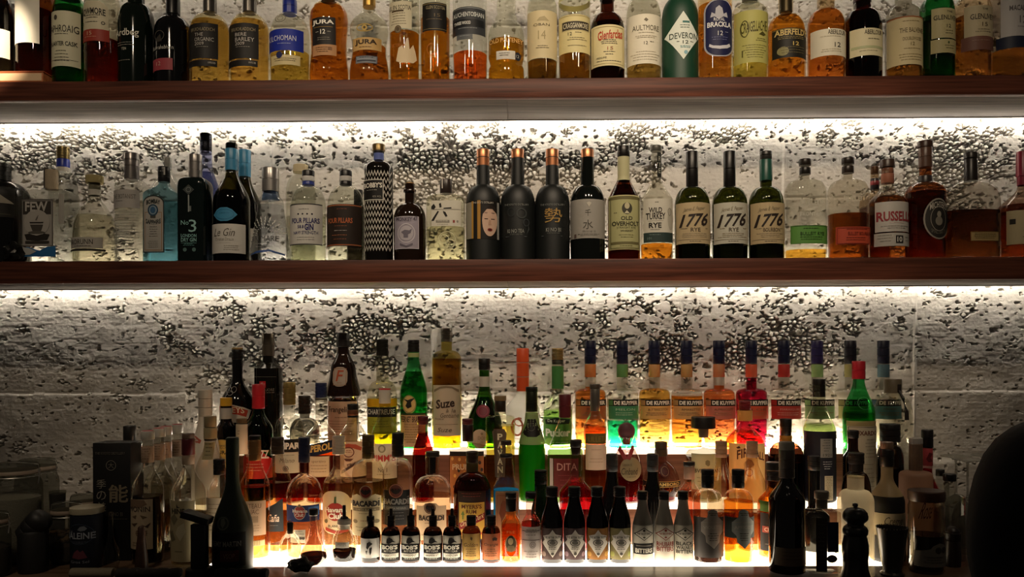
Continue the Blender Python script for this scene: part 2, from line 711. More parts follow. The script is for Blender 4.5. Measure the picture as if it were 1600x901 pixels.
def build_wall():
    x0, x1, z0, z1, st = -1.72, 1.72, .86, 2.60, .0019
    nx, nz = int((x1 - x0) / st), int((z1 - z0) / st)
    gx, gz = np.meshgrid(np.linspace(x0, x1, nx), np.linspace(z0, z1, nz))
    sc = F / (2.207 + YW)
    px, py = 800 + gx * sc, HOR - (gz - 1.40) * sc     # rough picture position, to put the rough patches where they are
    # how honeycombed each patch is
    D = .28 + 0 * gx
    for (cx, cy, sx, sy, am) in ((130, 250, 170, 60, .34), (660, 265, 90, 60, .5), (840, 260, 160, 45, .36), (1000, 240, 80, 40, .2), (1450, 280, 90, 70, .5),
                                 (1300, 230, 90, 25, .22), (1560, 250, 70, 50, .3), (560, 520, 85, 60, .55), (430, 520, 60, 60, .3), (1230, 520, 150, 50, .34),
                                 (960, 530, 120, 40, .2), (300, 560, 100, 60, .16), (1120, 560, 100, 40, .2), (1500, 490, 70, 40, .14), (470, 250, 90, 20, .15),
                                 (1100, 210, 200, 14, .3), (300, 215, 300, 14, .25)):
        D += am * np.exp(-((px - cx) / sx) ** 2 - ((py - cy) / sy) ** 2)
    for (cx, cy, sx, sy, am) in ((450, 300, 110, 40, .22), (1130, 270, 90, 60, .16), (1265, 290, 70, 40, .22), (760, 520, 80, 60, .16), (1500, 620, 120, 120, .12),
                                 (100, 520, 120, 60, .16), (100, 650, 200, 60, .14), (150, 40, 900, 60, .1)):
        D -= am * np.exp(-((px - cx) / sx) ** 2 - ((py - cy) / sy) ** 2)
    wx = gx + .006 * (fbm(gx * 60, gz * 60, 3) - .5)
    wz = gz + .006 * (fbm(gx * 60, gz * 60, 4) - .5)
    f1, f2 = cells(wx * 66, wz * 84, 11)
    g1, g2 = cells(wx * 112, wz * 150, 21)
    gap = 1 - sst(.09, .30, f2 - f1)
    gap2 = 1 - sst(.10, .34, g2 - g1)
    n1 = fbm(gx * 42, gz * 60, 31, 3)
    n2 = fbm(gx * 14, gz * 18, 41, 3)
    act = sst(.47, .60, D * .85 + (n1 - .5) * .75 + (n2 - .5) * .85 + .02)
    act2 = sst(.53, .63, D * .7 + (n1 - .5) * .9 + (n2 - .5) * .8 + .04)
    pit = sst(.69, .75, fbm(gx * 70, gz * 105, 51, 3) + (D - .4) * .16)
    h = -.021 * gap * act - .012 * gap2 * act2 * (1 - act) - .017 * pit * (1 - .7 * act)
    h += .0062 * act * (1 - np.clip(f1 / .62, 0, 1) ** 2) - .0040 * act
    h += .003 * act * (fbm(gx * 30, gz * 30, 66, 2) - .5) * 2
    h += .0050 * (n2 - .5) + .0022 * (fbm(gx * 120, gz * 150, 61, 3) - .5) + .0012 * (fbm(gx * 8, gz * 160, 71, 3) - .5)
    # board joints and the panel joints of the formwork
    wob = 4 * (fbm(gx * 9, gz * 0 + 2, 81, 2) - .5)
    for (yy, step) in ((612, .0045), (312, .0016), (40, .003)):
        q = py - yy - wob
        if step: h += step * sst(-1.5, 2.5, q)
        h -= .003 * np.exp(-(q / 2.2) ** 2) * (fbm(gx * 20, gz * 0, 91, 2) > .42)
    for (xx, ya, yb, step) in ((1416, 440, 720, -.006), (668, 440, 620, .003), (1208, 190, 420, .002), (410, 190, 330, .002)):
        q = px - xx - .02 * (py - 460) * (-1)* 1.0
        m = sst(ya - 6, ya + 6, py) * (1 - sst(yb - 6, yb + 6, py))
        h += m * step * sst(-2, 2, q) * (1 - sst(40, 260, q)) + .0035 * m * np.exp(-(q / 2.5) ** 2)
    co = np.empty((nz, nx, 3))
    co[..., 0], co[..., 1], co[..., 2] = gx, YW - h, gz
    idx = np.arange(nx * nz).reshape(nz, nx)
    q = np.stack([idx[:-1, :-1], idx[:-1, 1:], idx[1:, 1:], idx[1:, :-1]], -1).reshape(-1, 4)
    # a back and rim so that the wall is a solid slab
    me = bpy.data.meshes.new('wall_back')
    n = nx * nz
    bx = np.array([[x0, YW + .12, z0], [x1, YW + .12, z0], [x1, YW + .12, z1], [x0, YW + .12, z1]])
    me.vertices.add(n + 4)
    me.vertices.foreach_set('co', np.concatenate([co.reshape(-1, 3), bx]).ravel())
    extra = [[n, n + 3, n + 2, n + 1], [idx[0, 0], n, n + 1, idx[0, -1]], [idx[-1, 0], idx[-1, -1], n + 2, n + 3],
             [idx[0, 0], idx[-1, 0], n + 3, n], [idx[0, -1], n + 1, n + 2, idx[-1, -1]]]
    q = np.concatenate([q, np.array(extra)])
    me.loops.add(len(q) * 4)
    me.loops.foreach_set('vertex_index', q.ravel().astype(np.int32))
    me.polygons.add(len(q))
    me.polygons.foreach_set('loop_start', np.arange(0, len(q) * 4, 4, dtype=np.int32))
    me.polygons.foreach_set('use_smooth', np.ones(len(q), dtype=bool))
    me.update(calc_edges=True)
    me.materials.append(concrete())
    o = link('wall_back', me)
    o['kind'] = 'structure'
    o['label'] = 'pitted board-marked grey concrete wall behind the shelves'


def concrete():
    m, n, l, o = newmat('concrete')
    b = n.new('ShaderNodeBsdfPrincipled')
    c = n.new('ShaderNodeTexCoord')
    a = n.new('ShaderNodeTexNoise')
    a.inputs['Scale'].default_value = 7
    a.inputs['Detail'].default_value = 8
    l.new(c.outputs['Object'], a.inputs['Vector'])
    rp = n.new('ShaderNodeValToRGB')
    rp.color_ramp.elements[0].position = .3
    rp.color_ramp.elements[0].color = lin('b4afa6')
    rp.color_ramp.elements[1].position = .7
    rp.color_ramp.elements[1].color = lin('cec9bf')
    l.new(a.outputs['Fac'], rp.inputs[0])
    l.new(rp.outputs[0], b.inputs['Base Color'])
    b.inputs['Roughness'].default_value = .9
    b.inputs['Specular IOR Level'].default_value = .2
    d = n.new('ShaderNodeTexNoise')
    d.inputs['Scale'].default_value = 420
    d.inputs['Detail'].default_value = 3
    l.new(c.outputs['Object'], d.inputs['Vector'])
    u = n.new('ShaderNodeBump')
    u.inputs['Strength'].default_value = .5
    u.inputs['Distance'].default_value = .0015
    l.new(d.outputs['Fac'], u.inputs['Height'])
    l.new(u.outputs['Normal'], b.inputs['Normal'])
    l.new(b.outputs[0], o.inputs['Surface'])
    MATS['concrete'] = m
    return m


def wood(key, c0, c1, rough, sx=2.2, sz=60, spec=.4):
    m, n, l, o = newmat(key)
    b = n.new('ShaderNodeBsdfPrincipled')
    c = n.new('ShaderNodeTexCoord')
    mp = n.new('ShaderNodeMapping')
    mp.inputs['Scale'].default_value = (sx, sz, sz)
    l.new(c.outputs['Object'], mp.inputs['Vector'])
    a = n.new('ShaderNodeTexNoise')
    a.inputs['Scale'].default_value = 1.6
    a.inputs['Detail'].default_value = 7
    a.inputs['Distortion'].default_value = .6
    l.new(mp.outputs[0], a.inputs['Vector'])
    rp = n.new('ShaderNodeValToRGB')
    rp.color_ramp.elements[0].position = .34
    rp.color_ramp.elements[0].color = lin(c0)
    rp.color_ramp.elements[1].position = .68
    rp.color_ramp.elements[1].color = lin(c1)
    l.new(a.outputs['Fac'], rp.inputs[0])
    l.new(rp.outputs[0], b.inputs['Base Color'])
    b.inputs['Roughness'].default_value = rough
    b.inputs['Specular IOR Level'].default_value = spec
    u = n.new('ShaderNodeBump')
    u.inputs['Strength'].default_value = .25
    u.inputs['Distance'].default_value = .001
    l.new(a.outputs['Fac'], u.inputs['Height'])
    l.new(u.outputs['Normal'], b.inputs['Normal'])
    l.new(b.outputs[0], o.inputs['Surface'])
    return m


WALNUT = wood('stained_wood', '42241a', '6c3e2e', .45, spec=.22)
SOFFIT = wood('grey_stained_wood', '4e443c', '6c6156', .65)
COUNTER = wood('dark_worktop', '54402f', '705846', .34, 3, 30)
RISER = wood('riser_wood', '6e4632', '8a5a42', .5)
BLACKW = pbr('black_lacquer', '0c0b0a', .5)

build_wall()
for a, b, nm in ((-3.2, -1.7205, 'wall_left'), (1.7205, 3.2, 'wall_right')):     # the same wall running on beyond the frame
    o = MB().add(boxv(a, b, YW, YW + .12, 0, 3.2), MATS['concrete']).build(nm)
    o['kind'] = 'structure'

WARM = (1.0, .90, .77)
LED = emit('led_light', WARM, 36.0)
LEDU = emit('led_light_up', WARM, 54.0)
LED2 = emit('led_light_low', WARM, 7.5)
LED3 = emit('led_light_high', WARM, 24.0)
PANEL = emit('backlit_acrylic', (1.0, .86, .66), 10.0)
PANEL2 = emit('backlit_acrylic_steps', (1.0, .84, .64), 1.5)
PANEL3 = emit('backlit_acrylic_low_step', (1.0, .84, .64), 2.2)
ALU = pbr('aluminium_profile', 'b8b4ac', .4, .9)


def shelf(zt, zb, label):
    t = tag(link('wall_shelf', None, loc=(0, 0, zb)), label, 'shelf')
    h = zt - zb
    MB().add(boxv(-2.2, 2.2, .022, SB, .012, h, .0), WALNUT).build('shelf_board', t)
    MB().add(boxv(-2.2, 2.2, 0, .022, 0, h, .0022), WALNUT).build('front_edge', t)
    for a, b in ((-2.2, -.0325), (-.0315, 2.2)):
        MB().add(boxv(a, b, .0222, SB, .003, .0118, .0006), SOFFIT).build('soffit_panel', t)
    for k in range(7):
        x = -1.5 + k * .5
        MB().add(boxv(x - .012, x + .012, SB - .0004, YW + .008, .022, .030, .001), ALU).build('wall_bracket', t)
    return t


def strip(par, zt, zb, label, m, m2, x0=-1.66, x1=1.66):
    """LED lines along the back edge of a shelf, washing the wall through the gap, one downwards and one upwards"""
    h = zt - zb
    t = link('led_strip', None, par, (0, SB, 0))
    t['label'] = label
    MB().add(boxv(x0, x1, .0006, .0030, .0, h - .003, .0), ALU).build('profile', t)
    for z, nm, m in ((.0055, 'diffuser', m), (h - .011, 'diffuser', m2)):
        q = [(.0032 + .0055 * math.sin(k * math.pi / 8) * 1.1, z - .0055 * math.cos(k * math.pi / 8)) for k in range(9)]
        vs = [(x, y, zz) for x in (x0, x1) for y, zz in q]
        fs = [(k, k + 1, k + 10, k + 9) for k in range(8)] + [(8, 0, 9, 17), tuple(range(9)), tuple(range(17, 8, -1))]
        MB().add((vs, fs), m).build(nm, t)


Z3 = 1.40 + 1.19  # unseen shelf above the frame, added for its LED light on the wall
for a_, c_, lb, m1, m2 in ((Z1T, Z1B, 'upper dark stained wooden wall shelf carrying the whisky bottles', LED, LED3),
                           (Z2T, Z2B, 'lower dark stained wooden wall shelf carrying gin and rye bottles', LED2, LEDU),
                           (Z3 + .053, Z3, 'topmost wooden wall shelf, just above the frame over the whisky bottles', LED3, LED3)):
    strip(shelf(a_, c_, lb), a_, c_, 'warm white light lines along the back edge', m1, m2)

# ---- back bar: worktop with a flush light panel, and a two-step riser on it
wt = tag(link('worktop', None, loc=(0, 0, ZC)), 'dark wooden back bar worktop along the bottom of the picture', 'worktop')
XP0, XP1 = at(322, 880, YP).x, at(1398, 880, YP).x
MB().add(boxv(-1.6, 1.6, -.43, YP, -.04, 0, .002), COUNTER).build('front_board', wt)
MB().add(boxv(-1.6, XP0, YP, YW + .01, -.04, 0, .0), COUNTER).build('side_board', wt)
MB().add(boxv(XP1, 1.6, YP, YW + .01, -.04, 0, .0), COUNTER).build('side_board', wt)
MB().add(boxv(XP0, XP1, YP, YW + .01, -.04, -.012, .0), COUNTER).build('panel_bed', wt)
lp = tag(link('light_panel', None, loc=(0, 0, ZC)), 'glowing acrylic light panel set into the worktop under the bitters', 'light panel')
MB().add(boxv(XP0 + .001, XP1 - .001, YP + .001, .0195, -.0115, 0), PANEL).build('acrylic_top', lp)
cab = tag(link('bar_cabinet', None, loc=(0, 0, 0)), 'black bar cabinet below the worktop, below the frame', 'cabinet')
MB().add(boxv(-1.58, 1.58, -.40, YW + .01, .09, ZC - .0402, .002), BLACKW).build('carcass', cab)
MB().add(boxv(-1.55, 1.55, -.36, YW, .0005, .0898), BLACKW).build('plinth', cab)
for k in range(6):
    a = -1.57 + k * .5235
    d = MB().add(boxv(a + .003, a + .52, -.419, -.4003, .1, ZC - .05, .002), BLACKW).build('door', cab)
    MB().add(tube([(a + .26 - .06, -.432, .75), (a + .26 + .06, -.432, .75)], .005), ALU).add(boxv(a + .21, a + .218, -.432, -.419, .746, .754), ALU).add(boxv(a + .302, a + .31, -.432, -.419, .746, .754), ALU).build('handle', d)
rs = tag(link('bottle_riser', None, loc=(0, 0, ZC)), 'two-step wooden bottle riser with glowing treads on the worktop', 'riser')
hb, ha = ZB - ZC, ZA - ZC
for a, b, h, nm in ((YB, YA, hb, 'lower'), (YA, YW - .016, ha, 'upper')):
    MB().add(boxv(XL, XR, a, a + .014, .0005, h - .0135, .001), RISER).build('riser_board', rs)
    MB().add(boxv(XL, XL + .014, a + .0142, b - .0005, .0005, h - .0135), RISER).build('end_board', rs)
    MB().add(boxv(XR - .014, XR, a + .0142, b - .0005, .0005, h - .0135), RISER).build('end_board', rs)
    o = MB().add(boxv(XL, XR, a, b - .0005, h - .013, h, .0015), PANEL2 if nm == 'upper' else PANEL3).build('tread', rs)
    o['label'] = 'glowing acrylic tread'
o = MB().add(boxv(XL + .01, XR - .01, YW - .029, YW - .0165, ha + .0002, ha + .009, .002), emit('led_light_step', (1.0, .87, .70), 110.0)).build('back_light', rs)
o['label'] = 'light line along the back of the top step'
fl = MB().add(boxv(-3.2, 3.2, -3.6, YW + .12, -.05, 0), pbr('floor_screed', '2a2724', .6, bump=(40, .3))).build('floor')
fl['kind'] = 'structure'

# ---- lamps of the room, and one added fill spot
def spot(loc, to, power, size, blend=.6, rad=.05, col=(1, .8, .58)):
    d = bpy.data.lights.new('downlight_or_fill', 'SPOT')
    d.energy, d.spot_size, d.spot_blend, d.shadow_soft_size, d.color = power, math.radians(size), blend, rad, col
    o = bpy.data.objects.new('downlight_or_fill', d)
    COL.objects.link(o)
    o.location = loc
    o.rotation_euler = (Vector(to) - Vector(loc)).to_track_quat('-Z', 'Y').to_euler()
    return o


w = bpy.data.worlds.new('dark_room')
w.use_nodes = True
w.node_tree.nodes['Background'].inputs[0].default_value = (.9, .75, .6, 1)
w.node_tree.nodes['Background'].inputs[1].default_value = .03
S.world = w
# ceiling spots over the bar, in front of the shelves
for x, p_ in ((-.95, 19), (-.2, 29), (.32, 34), (.78, 19)):
    spot((x, -1.25, 2.75), (x * .95 + .05, .05, 2.0), p_, 62)
spot((-1.15, -1.1, 2.4), (-1.2, -.15, .95), 16, 34, .8, .04)
spot((1.15, -1.1, 2.4), (1.15, -.1, .98), 9, 34, .8, .04)  # fill spot added to brighten the upturned stemmed glasses
spot((-1.30, -.75, 2.62), (-1.46, .05, 2.25), 95, 17, .35, .03)
S.cycles.max_bounces = 14
S.cycles.diffuse_bounces = 4
S.cycles.glossy_bounces = 4
S.cycles.transparent_max_bounces = 96
S.cycles.sample_clamp_indirect = 6
S.cycles.blur_glossy = .5
S.cycles.filter_width = 1.15
# ------------------------------------------------------------------ upper shelf: whiskies, left to right
K, G, CR, WH, BK = '2a2620', '4a443a', 'd9d0b0', 'e6e2d8', '17140f'
# a low box under the two leftmost bottles
tz = .0315
x0, x1 = at(-40, 110, .06).x, at(83, 110, .06).x
bx = tag(link('wooden_box', None, loc=(0, 0, Z1T + .0004)), 'flat orange wooden box under the two bottles at the far left of the upper shelf', 'box')
MB().add(boxv(x0, x1, .012, .118, .003, .029, .002), wood('orange_wood', 'b8683c', 'd08a58', .5)).build('box_body', bx)
MB().add(boxv(x0 - .001, x1 + .002, .011, .119, .0292, .0325, .001), wood('orange_wood_lid', 'a8582f', 'c07244', .5)).build('lid', bx)
MB().add(boxv(x0 + .02, x1 - .004, .0112, .0119, .006, .026), paper('e8c8a0')).build('label', bx)
zb1 = Z1T + .0004 + .0327
bottle('T', 'leftmost bottle on the upper shelf, dark glass with a short bright cream label', -3, -60, 50, 20, -5, 38, '241c10', [('cap', -60, -30, 20, 'k:1a1612')],
       [lab(53, 97, -27, 21, 'efe6cc', [t('CASK', 62, 68, -14, 10, K), ln(74, 92, -16, 14, 5, G)])], base=zb1)
bottle('T', 'dark amber bottle with a tall overexposed cream label standing on the orange box', 55.5, -70, 55, 22, -40, -12, '7a3a10', [('cap', -70, -40, 23, 'k:2a1a10')],
       [lab(6, 77, 29, 74, 'fdf8e6', [], 'rect')], liq='6a2c08', lvl=20, base=zb1)
bottle('T', 'green glass bottle with a tall cream label over its body, right of the orange box', 109, -50, 49.5, 23, -6, 30, '1c7a2c', [('cap', -50, -20, 25, 'k:14301a'), ('neck_label', -18, -2, None, 'p:cfc8a8')],
       [lab(27, 112, 85, 132, 'd6d2b4', [e(100, 37, 3, 4, G), t('LAPHROAIG', 49, 60, 86, 131, '26241c'), ln(62, 66, 97, 121, 1, G), t('QUARTER CASK', 74, 82, 87, 130, '3a382c', .02), ln(88, 108, 96, 122, 4, G), r(88, 130, 102, 102.6, G)])], liq='2c6a10', lvl=15)
bottle('T', 'clear bottle of dark ruby whisky with cream arched label and red band', 160, -45, 52, 24, -16, 14, 'c4c0a8', [('cap', -45, -20, 26, 'k:241a14')],
       [lab(12, 56, 134, 179, 'cfc7aa', [t('BOWMORE', 23, 33, 136, 176, K, .02, arc=90), ln(34, 41, 141, 172, 2, G), ring(139, 46, 2.5, 2.5, 1, G), ring(173, 46, 2.5, 2.5, 1, G), ln(44, 48, 143, 168, 1, G)], [(134, 56), (134, 22), (140, 15), (148, 12), (165, 12), (173, 15), (179, 22), (179, 56)]),
        lab(56, 74, 135, 180, '9a3a2c', [t('15', 59, 65, 149, 157, 'd9c0a0'), ln(67, 71, 143, 166, 1, 'd09a80')], name='band_label')], liq='6a1408', lvl=66)
bottle('T', 'black green bottle with large white lettering, fifth on the upper shelf', 213, -50, 54, 25, 8, 38, 'd:0a140c', [('cap', -50, -14, 26, 'k:101010')],
       [lab(50, 116, 187, 240, None, [t('Ardbeg', 55, 69, 188, 228, 'd8d4c4', .015), ln(76, 83, 190, 226, 2, '9a968a'), t('TEN', 84, 88, 202, 210, 'c8c4b4'), ln(103, 109, 192, 222, 1, '8a8678')], 'none')])
bottle('T', 'round black bottle with a dull red number label low on its front', 270.5, -40, 56, 19, 28, 55, 'd:0b0a0b', [('capsule', -40, 24, 21, 'k:0e0c0c')],
       [lab(60, 120, 244, 297, None, [ring(260, 66, 9, 8, 1.2, '4a4640'), p([(254, 70), (262, 64), (265, 75), (256, 76)], '3c3832'), t('Bunnahabhain', 81, 87, 246, 282, 'c8c4ba')], 'none', 'print'),
        lab(101, 119, 245, 281, 'a8464e', [t('12', 106, 112, 255, 263, 'd8b0a0')])])
for cx, tx, lb in ((328, ['THE', 'ORGANIC', '2009'], 'broad amber bottle with black wrap label and grey capsule, left of its twin'),
                   (390, ['BERE', 'BARLEY', '2009'], 'broad amber bottle with black wrap label and grey capsule, right of its twin')):
    x = cx - 13
    bottle('T', lb, cx, -22, 60, 20, 24, 52, 'e8dcb4', [('capsule', -22, 21, 21, 'm:6a6660', 1)],
           [lab(48, 102, cx - 29, cx + 21, '24221f', [t('BRUICHLADDICH', 55, 60, cx - 20, cx + 17, 'a89a78'), t(tx[0], 63, 68, x, x + (14 if len(tx[0]) < 4 else 18), 'c8c4bc'), t(tx[1], 70, 76, x, x + 29, 'c8c4bc'), t(tx[2], 77, 82, x, x + 15, 'c8c4bc'), ln(84, 88, x, x + 24, 1, '8a867c')]),
            lab(104, 114, cx - 29, cx + 20, '1c1a18', [r(cx - 28, cx + 19, 104, 104.8, '8a6a40'), t('UNPEATED', 107, 110, cx + 8, cx + 18, 'b8b4a8')], name='lower_label')], liq='dcb860', lvl=38)
bottle('T', 'clear dome-shouldered bottle with blue capsule and wide blue label', 453, 1, 61, 21, 24, 60, 'dcdccc', [('capsule', 1, 23, 22, 'k:20318c', 1)],
       [lab(57, 90, 423, 479, '1d2f96', [t('KILCHOMAN', 67, 75, 425, 470, 'c8ccd8'), ln(79, 83, 438, 466, 1, '9aa6d0')]), lab(97, 112, 430, 475, 'cfc090', [e(445, 97, 5, 5, '20285a', 2), ln(102, 108, 436, 470, 2, '6a5a3a')], name='lower_label'),
        lab(30, 48, 436, 457, None, [ring(446, 40, 9, 7, 1.3, '6a6454'), ring(446, 40, 5, 4, 1, '6a6454')], 'none', 'crest')], liq='c8a440', lvl=86)
bottle('T', 'amber waisted bottle with black square label, left of the pair with waists', 514, -40, 60, 24, 2, 22, 'e8c890', [('cap', -40, 2, 26, 'k:181412')],
       [lab(39, 80, 493, 530, '1a1613', [t('JURA', 43, 51, 494, 528, 'f0ece0', .03), r(497, 526, 53, 53.6, 'a08040'), t('12', 57, 64, 507, 515, 'e8e4d8', .02), r(499, 504, 60, 60.7, 'b8b4a8'), r(518, 523, 60, 60.7, 'b8b4a8'), ln(69, 75, 500, 524, 2, '8a8478')]),
        lab(80, 97, 494, 531, 'b98a5e', [ln(84, 94, 498, 524, 3, '5a3a20'), r(519, 525, 84, 89, '8a6038')], name='lower_label')],
       liq='cc842a', lvl=14, pf=[(2, 24), (6, 34), (14, 50), (24, 58), (36, 60), (60, 56), (80, 55), (100, 58), (118, 61)], yt=-38)
bottle('T', 'clear waisted bottle with gold label and embossed gold eye, half full of amber', 577, -34, 62, 19, 14, 40, 'd8d8c8', [('capsule', -34, 12, 20, 'm:b89048', 1)],
       [lab(48, 62, 560, 592, None, [ring(575, 55, 13, 6, 1.6, 'b89a50'), e(575, 55, 4.2, 4.2, 'c8a858', 1), e(575, 55, 2, 2, '5a4a24', 2)], 'none', 'eye_emblem'),
        lab(69, 88, 555, 599, 'c8a468', [t('JURA', 72, 81, 559, 593, '3a2a14', .03), ln(83, 86, 561, 590, 1, '6a5030')]), lab(98, 110, 561, 594, '8a8e94', [fr(561, 594, 98, 110, 1, '5a5e66'), ln(100, 104, 566, 590, 1, '2a2e38'), r(563, 592, 104.5, 107, '3a3e48')], name='lower_label')],
       liq='c06a1c', lvl=76, pf=[(14, 19), (22, 28), (32, 48), (42, 58), (52, 60), (70, 54), (84, 53), (100, 58), (118, 62)], yt=-32)
bottle('T', 'straight clear bottle with cream label on top and white print on orange whisky', 632, -48, 47, 22, -26, -6, 'dcdcc8', [('cap', -48, -28, 24, 'k:2a241c')],
       [lab(12, 54, 610, 646, 'd8d0b2', [t('GLEN SCOTIA', 18, 25, 610, 645, K), r(615, 634, 25.5, 28, '4a3a1c'), ln(30, 50, 613, 640, 5, '8a8068'), e(625, 55, 5.5, 6, '5a4c38', 2), ring(625, 55, 4, 4.4, 1, '8a7a58', 3)]),
        lab(66, 110, 614, 654, None, [p([(622, 104), (626, 84), (632, 80), (634, 86), (638, 70), (641, 68), (643, 86), (648, 78), (651, 88), (653, 100), (648, 106), (630, 107)], 'd8c4a0'), t('VICTORIANA', 77, 82, 615, 636, '9a5a1a')], 'none', 'print')], liq='c87414', lvl=55)
bottle('T', 'straight clear bottle with square black label above full orange whisky', 680, -48, 47, 22, -26, -6, 'dcdcc8', [('cap', -48, -28, 24, 'k:14120f')],
       [lab(14, 57, 662, 699, '14120f', [r(662, 699, 15.5, 16.3, '8a7a4a'), t('GLEN SCOTIA', 19, 24, 668, 697, 'a89c78'), t('15', 31, 36, 681, 690, '6a5c40'), ln(39, 44, 668, 693, 1, '6a5c40'), r(662, 699, 54, 54.6, '8a7a4a')]),
        lab(70, 108, 664, 696, None, [ring(676, 86, 7, 9, 1, '9a5a18'), ln(97, 101, 668, 690, 1, 'c88a40')], 'none', 'print')], liq='cc7c18', lvl=32)
bottle('T', 'clear bottle with dark grey label and shallow red orange whisky', 734.5, -40, 54, 23, -22, -2, 'e0e2dc', [('cap', -40, -22, 25, 'k:22262a')],
       [lab(22, 64, 708, 759, '33363a', [r(709, 758, 23.5, 24.2, '9aa0a0'), t('AUCHENTOSHAN', 30, 37, 709, 757, 'c8ccc8', .02), r(709, 757, 41, 52, '17191c', 1), t('THREE WOOD', 44, 49, 711, 737, 'd8dad4', .02), ln(54, 59, 712, 752, 1, '8a8e8e')]), lab(64, 72, 715, 740, '5a5e60', [ln(66, 70, 719, 736, 1, '8a8e8e')], name='lower_label')],
       liq='dc6020', lvl=88)
bottle('T', 'clear bottle with a bulb in its neck and small white label on amber whisky', 791, -50, 57, 22, 36, 62, 'dcded0', [('cap', -50, -30, 24, 'k:1c2038')],
       [lab(69, 79, 765, 818, None, [t('OLD PULTENEY', 70, 77, 765, 817, 'd8b070', .01)], 'none', 'print'), lab(90, 102, 776, 805, 'dad6cc', [ln(93, 99, 780, 797, 2, '8a8478'), e(809, 97, 4.5, 6, '2a2a34', 0), t('12', 95, 99, 806, 811, 'c8c4bc')])],
       liq='c88418', lvl=68, pf=[(-30, 20), (-14, 20), (-6, 24), (4, 30), (16, 30), (25, 26), (27, 33), (32, 35), (35, 33), (40, 44), (50, 54), (62, 57), (90, 57), (104, 52), (110, 56), (120, 57)])
bottle('T', 'clear bottle with a tall narrow cream label and dark low whisky, beside the bulb-necked one', 847, -40, 47, 21, -8, 22, 'd0d0bc', [('cap', -40, -14, 22, 'k:2a2418')],
       [lab(26, 99, 824, 870, 'd5c69c', [p([(838, 42), (842, 37), (850, 35), (853, 38), (857, 42)], 'b0a27a'), t('OBAN', 46, 50, 833, 858, '5a5038'), t('14', 57, 70, 840, 852, 'a89a70'), ln(80, 86, 836, 858, 2, '6a6048')])], liq='8a5a18', lvl=99)
bottle('T', 'clear bottle with cream label crossed by a dark framed banner', 897.5, -45, 50, 22, -18, 14, 'd2d2c0', [('cap', -45, -22, 24, 'k:2a2018'), ('shoulder_label', 0, 8, None, 'p:d8cc98')],
       [lab(33, 91, 873, 921, 'd8cb94', [r(874, 920, 34.5, 35.3, '9a8a54'), r(877, 919, 43, 57, '3a3428', 1), fr(877, 919, 43, 57, .8, 'b0a47c', 2), t('CRAGGANMORE', 46, 54, 879, 917, 'c8c0a4', .02), t('12', 60, 65, 886, 892, K), ln(60, 64, 894, 910, 1, G), ln(68, 74, 884, 916, 2, '7a7050'), ln(80, 86, 884, 916, 1, '7a7050')])], liq='9a6018', lvl=90)
bottle('T', 'dark brown bottle with cream label and red script, slim neck', 949, -30, 53, 21, 22, 52, '3c1408', [('cap', -30, 2, 23, 'k:1a1410')],
       [lab(49, 112, 923, 974, 'd8cc9c', [fr(925, 972, 52, 109, .6, 'a89a68'), t('Glenfarclas', 57, 71, 932, 970, 'b03c28', .02, rot=.12), ln(72, 80, 935, 964, 3, G), t('15', 83, 88, 946, 955, '9a5a3c'), ln(90, 98, 940, 958, 2, G), t('HIGHLAND', 98, 101, 930, 945, K), ln(104, 107, 928, 970, 1, G)])], liq='5a1c06', lvl=40)
bottle('T', 'clear bottle with a broad pale label set low and pale whisky at its foot', 1005.5, -35, 54, 24, -4, 32, 'c8c8b6', [('cap', -35, -6, 25, 'k:8a8270')],
       [lab(33, 109, 979, 1032, 'dad4c0', [p([(1002, 42), (1005, 39), (1009, 42), (1006, 45)], '6a6250'), t('AULTMORE', 50, 58, 985, 1026, '5a5444'), ln(61, 63, 992, 1020, 1, '9a927c'), ln(66, 71, 985, 1026, 2, '9a927c'), t('12', 75, 80, 1002, 1008, '3a342a'), ln(75, 79, 1011, 1018, 1, G), ln(90, 106, 982, 1028, 4, 'aaa28c')])], liq='c89a48', lvl=104)
bottle('T', 'matte dark green bottle with a big white diamond label', 1062.5, -40, 56, 26, 0, 30, 'dm:0e3c28', [('capsule', -40, -10, 28, 'k:0c2c1e')],
       [lab(29, 103, 1036, 1088.5, 'dfe6da', [r(1061, 1072, 44, 47, '4a7a74'), ln(50, 57, 1053, 1076, 2, '6a7a70'), t('DEVERON', 62, 71, 1042, 1085, '2a3a30', .0), t('12', 74, 79, 1061, 1070, '26342c'), ln(75, 78, 1051, 1057, 1, G), ln(75, 78, 1073, 1078, 1, G), ln(82, 86, 1055, 1075, 2, '6a9aa0'), e(1066, 92, 3, 3, '8ab4c0')], 'diam')])
bottle('T', 'amber bottle with tall navy oval label edged in silver', 1117, -45, 52.5, 24, -24, -4, 'ecd0a0', [('cap', -45, -26, 26, 'k:20243c')],
       [lab(10, 98, 1096, 1141, 'a8a8b0', [r(1110, 1127, 24, 25, 'c8c8cc')] , 'round', 'label_border'),
        lab(12, 96, 1098, 1139.5, '1c2048', [p([(1104, 38), (1106, 30), (1111, 33), (1112, 24), (1117, 20), (1122, 24), (1124, 33), (1129, 30), (1131, 38), (1124, 37), (1117, 41), (1110, 37)], 'b8b8c0'), t('ROYAL', 39, 44, 1109, 1126, 'd8d8dc', .02, arc=-60), t('BRACKLA', 45, 53, 1100, 1137, 'e8e8e8', .03), t('12', 59, 66, 1115, 1123, 'd8d8dc'), ln(60, 63, 1126, 1132, 1, 'a0a0b4'), ln(68, 75, 1103, 1134, 2, '6a6e98'), p([(1103, 78), (1108, 81), (1118, 82), (1129, 80), (1134, 77), (1136, 81), (1130, 85), (1118, 87), (1107, 85), (1102, 82)], 'd0d0d8')], 'round')], liq='d8983c', lvl=12)
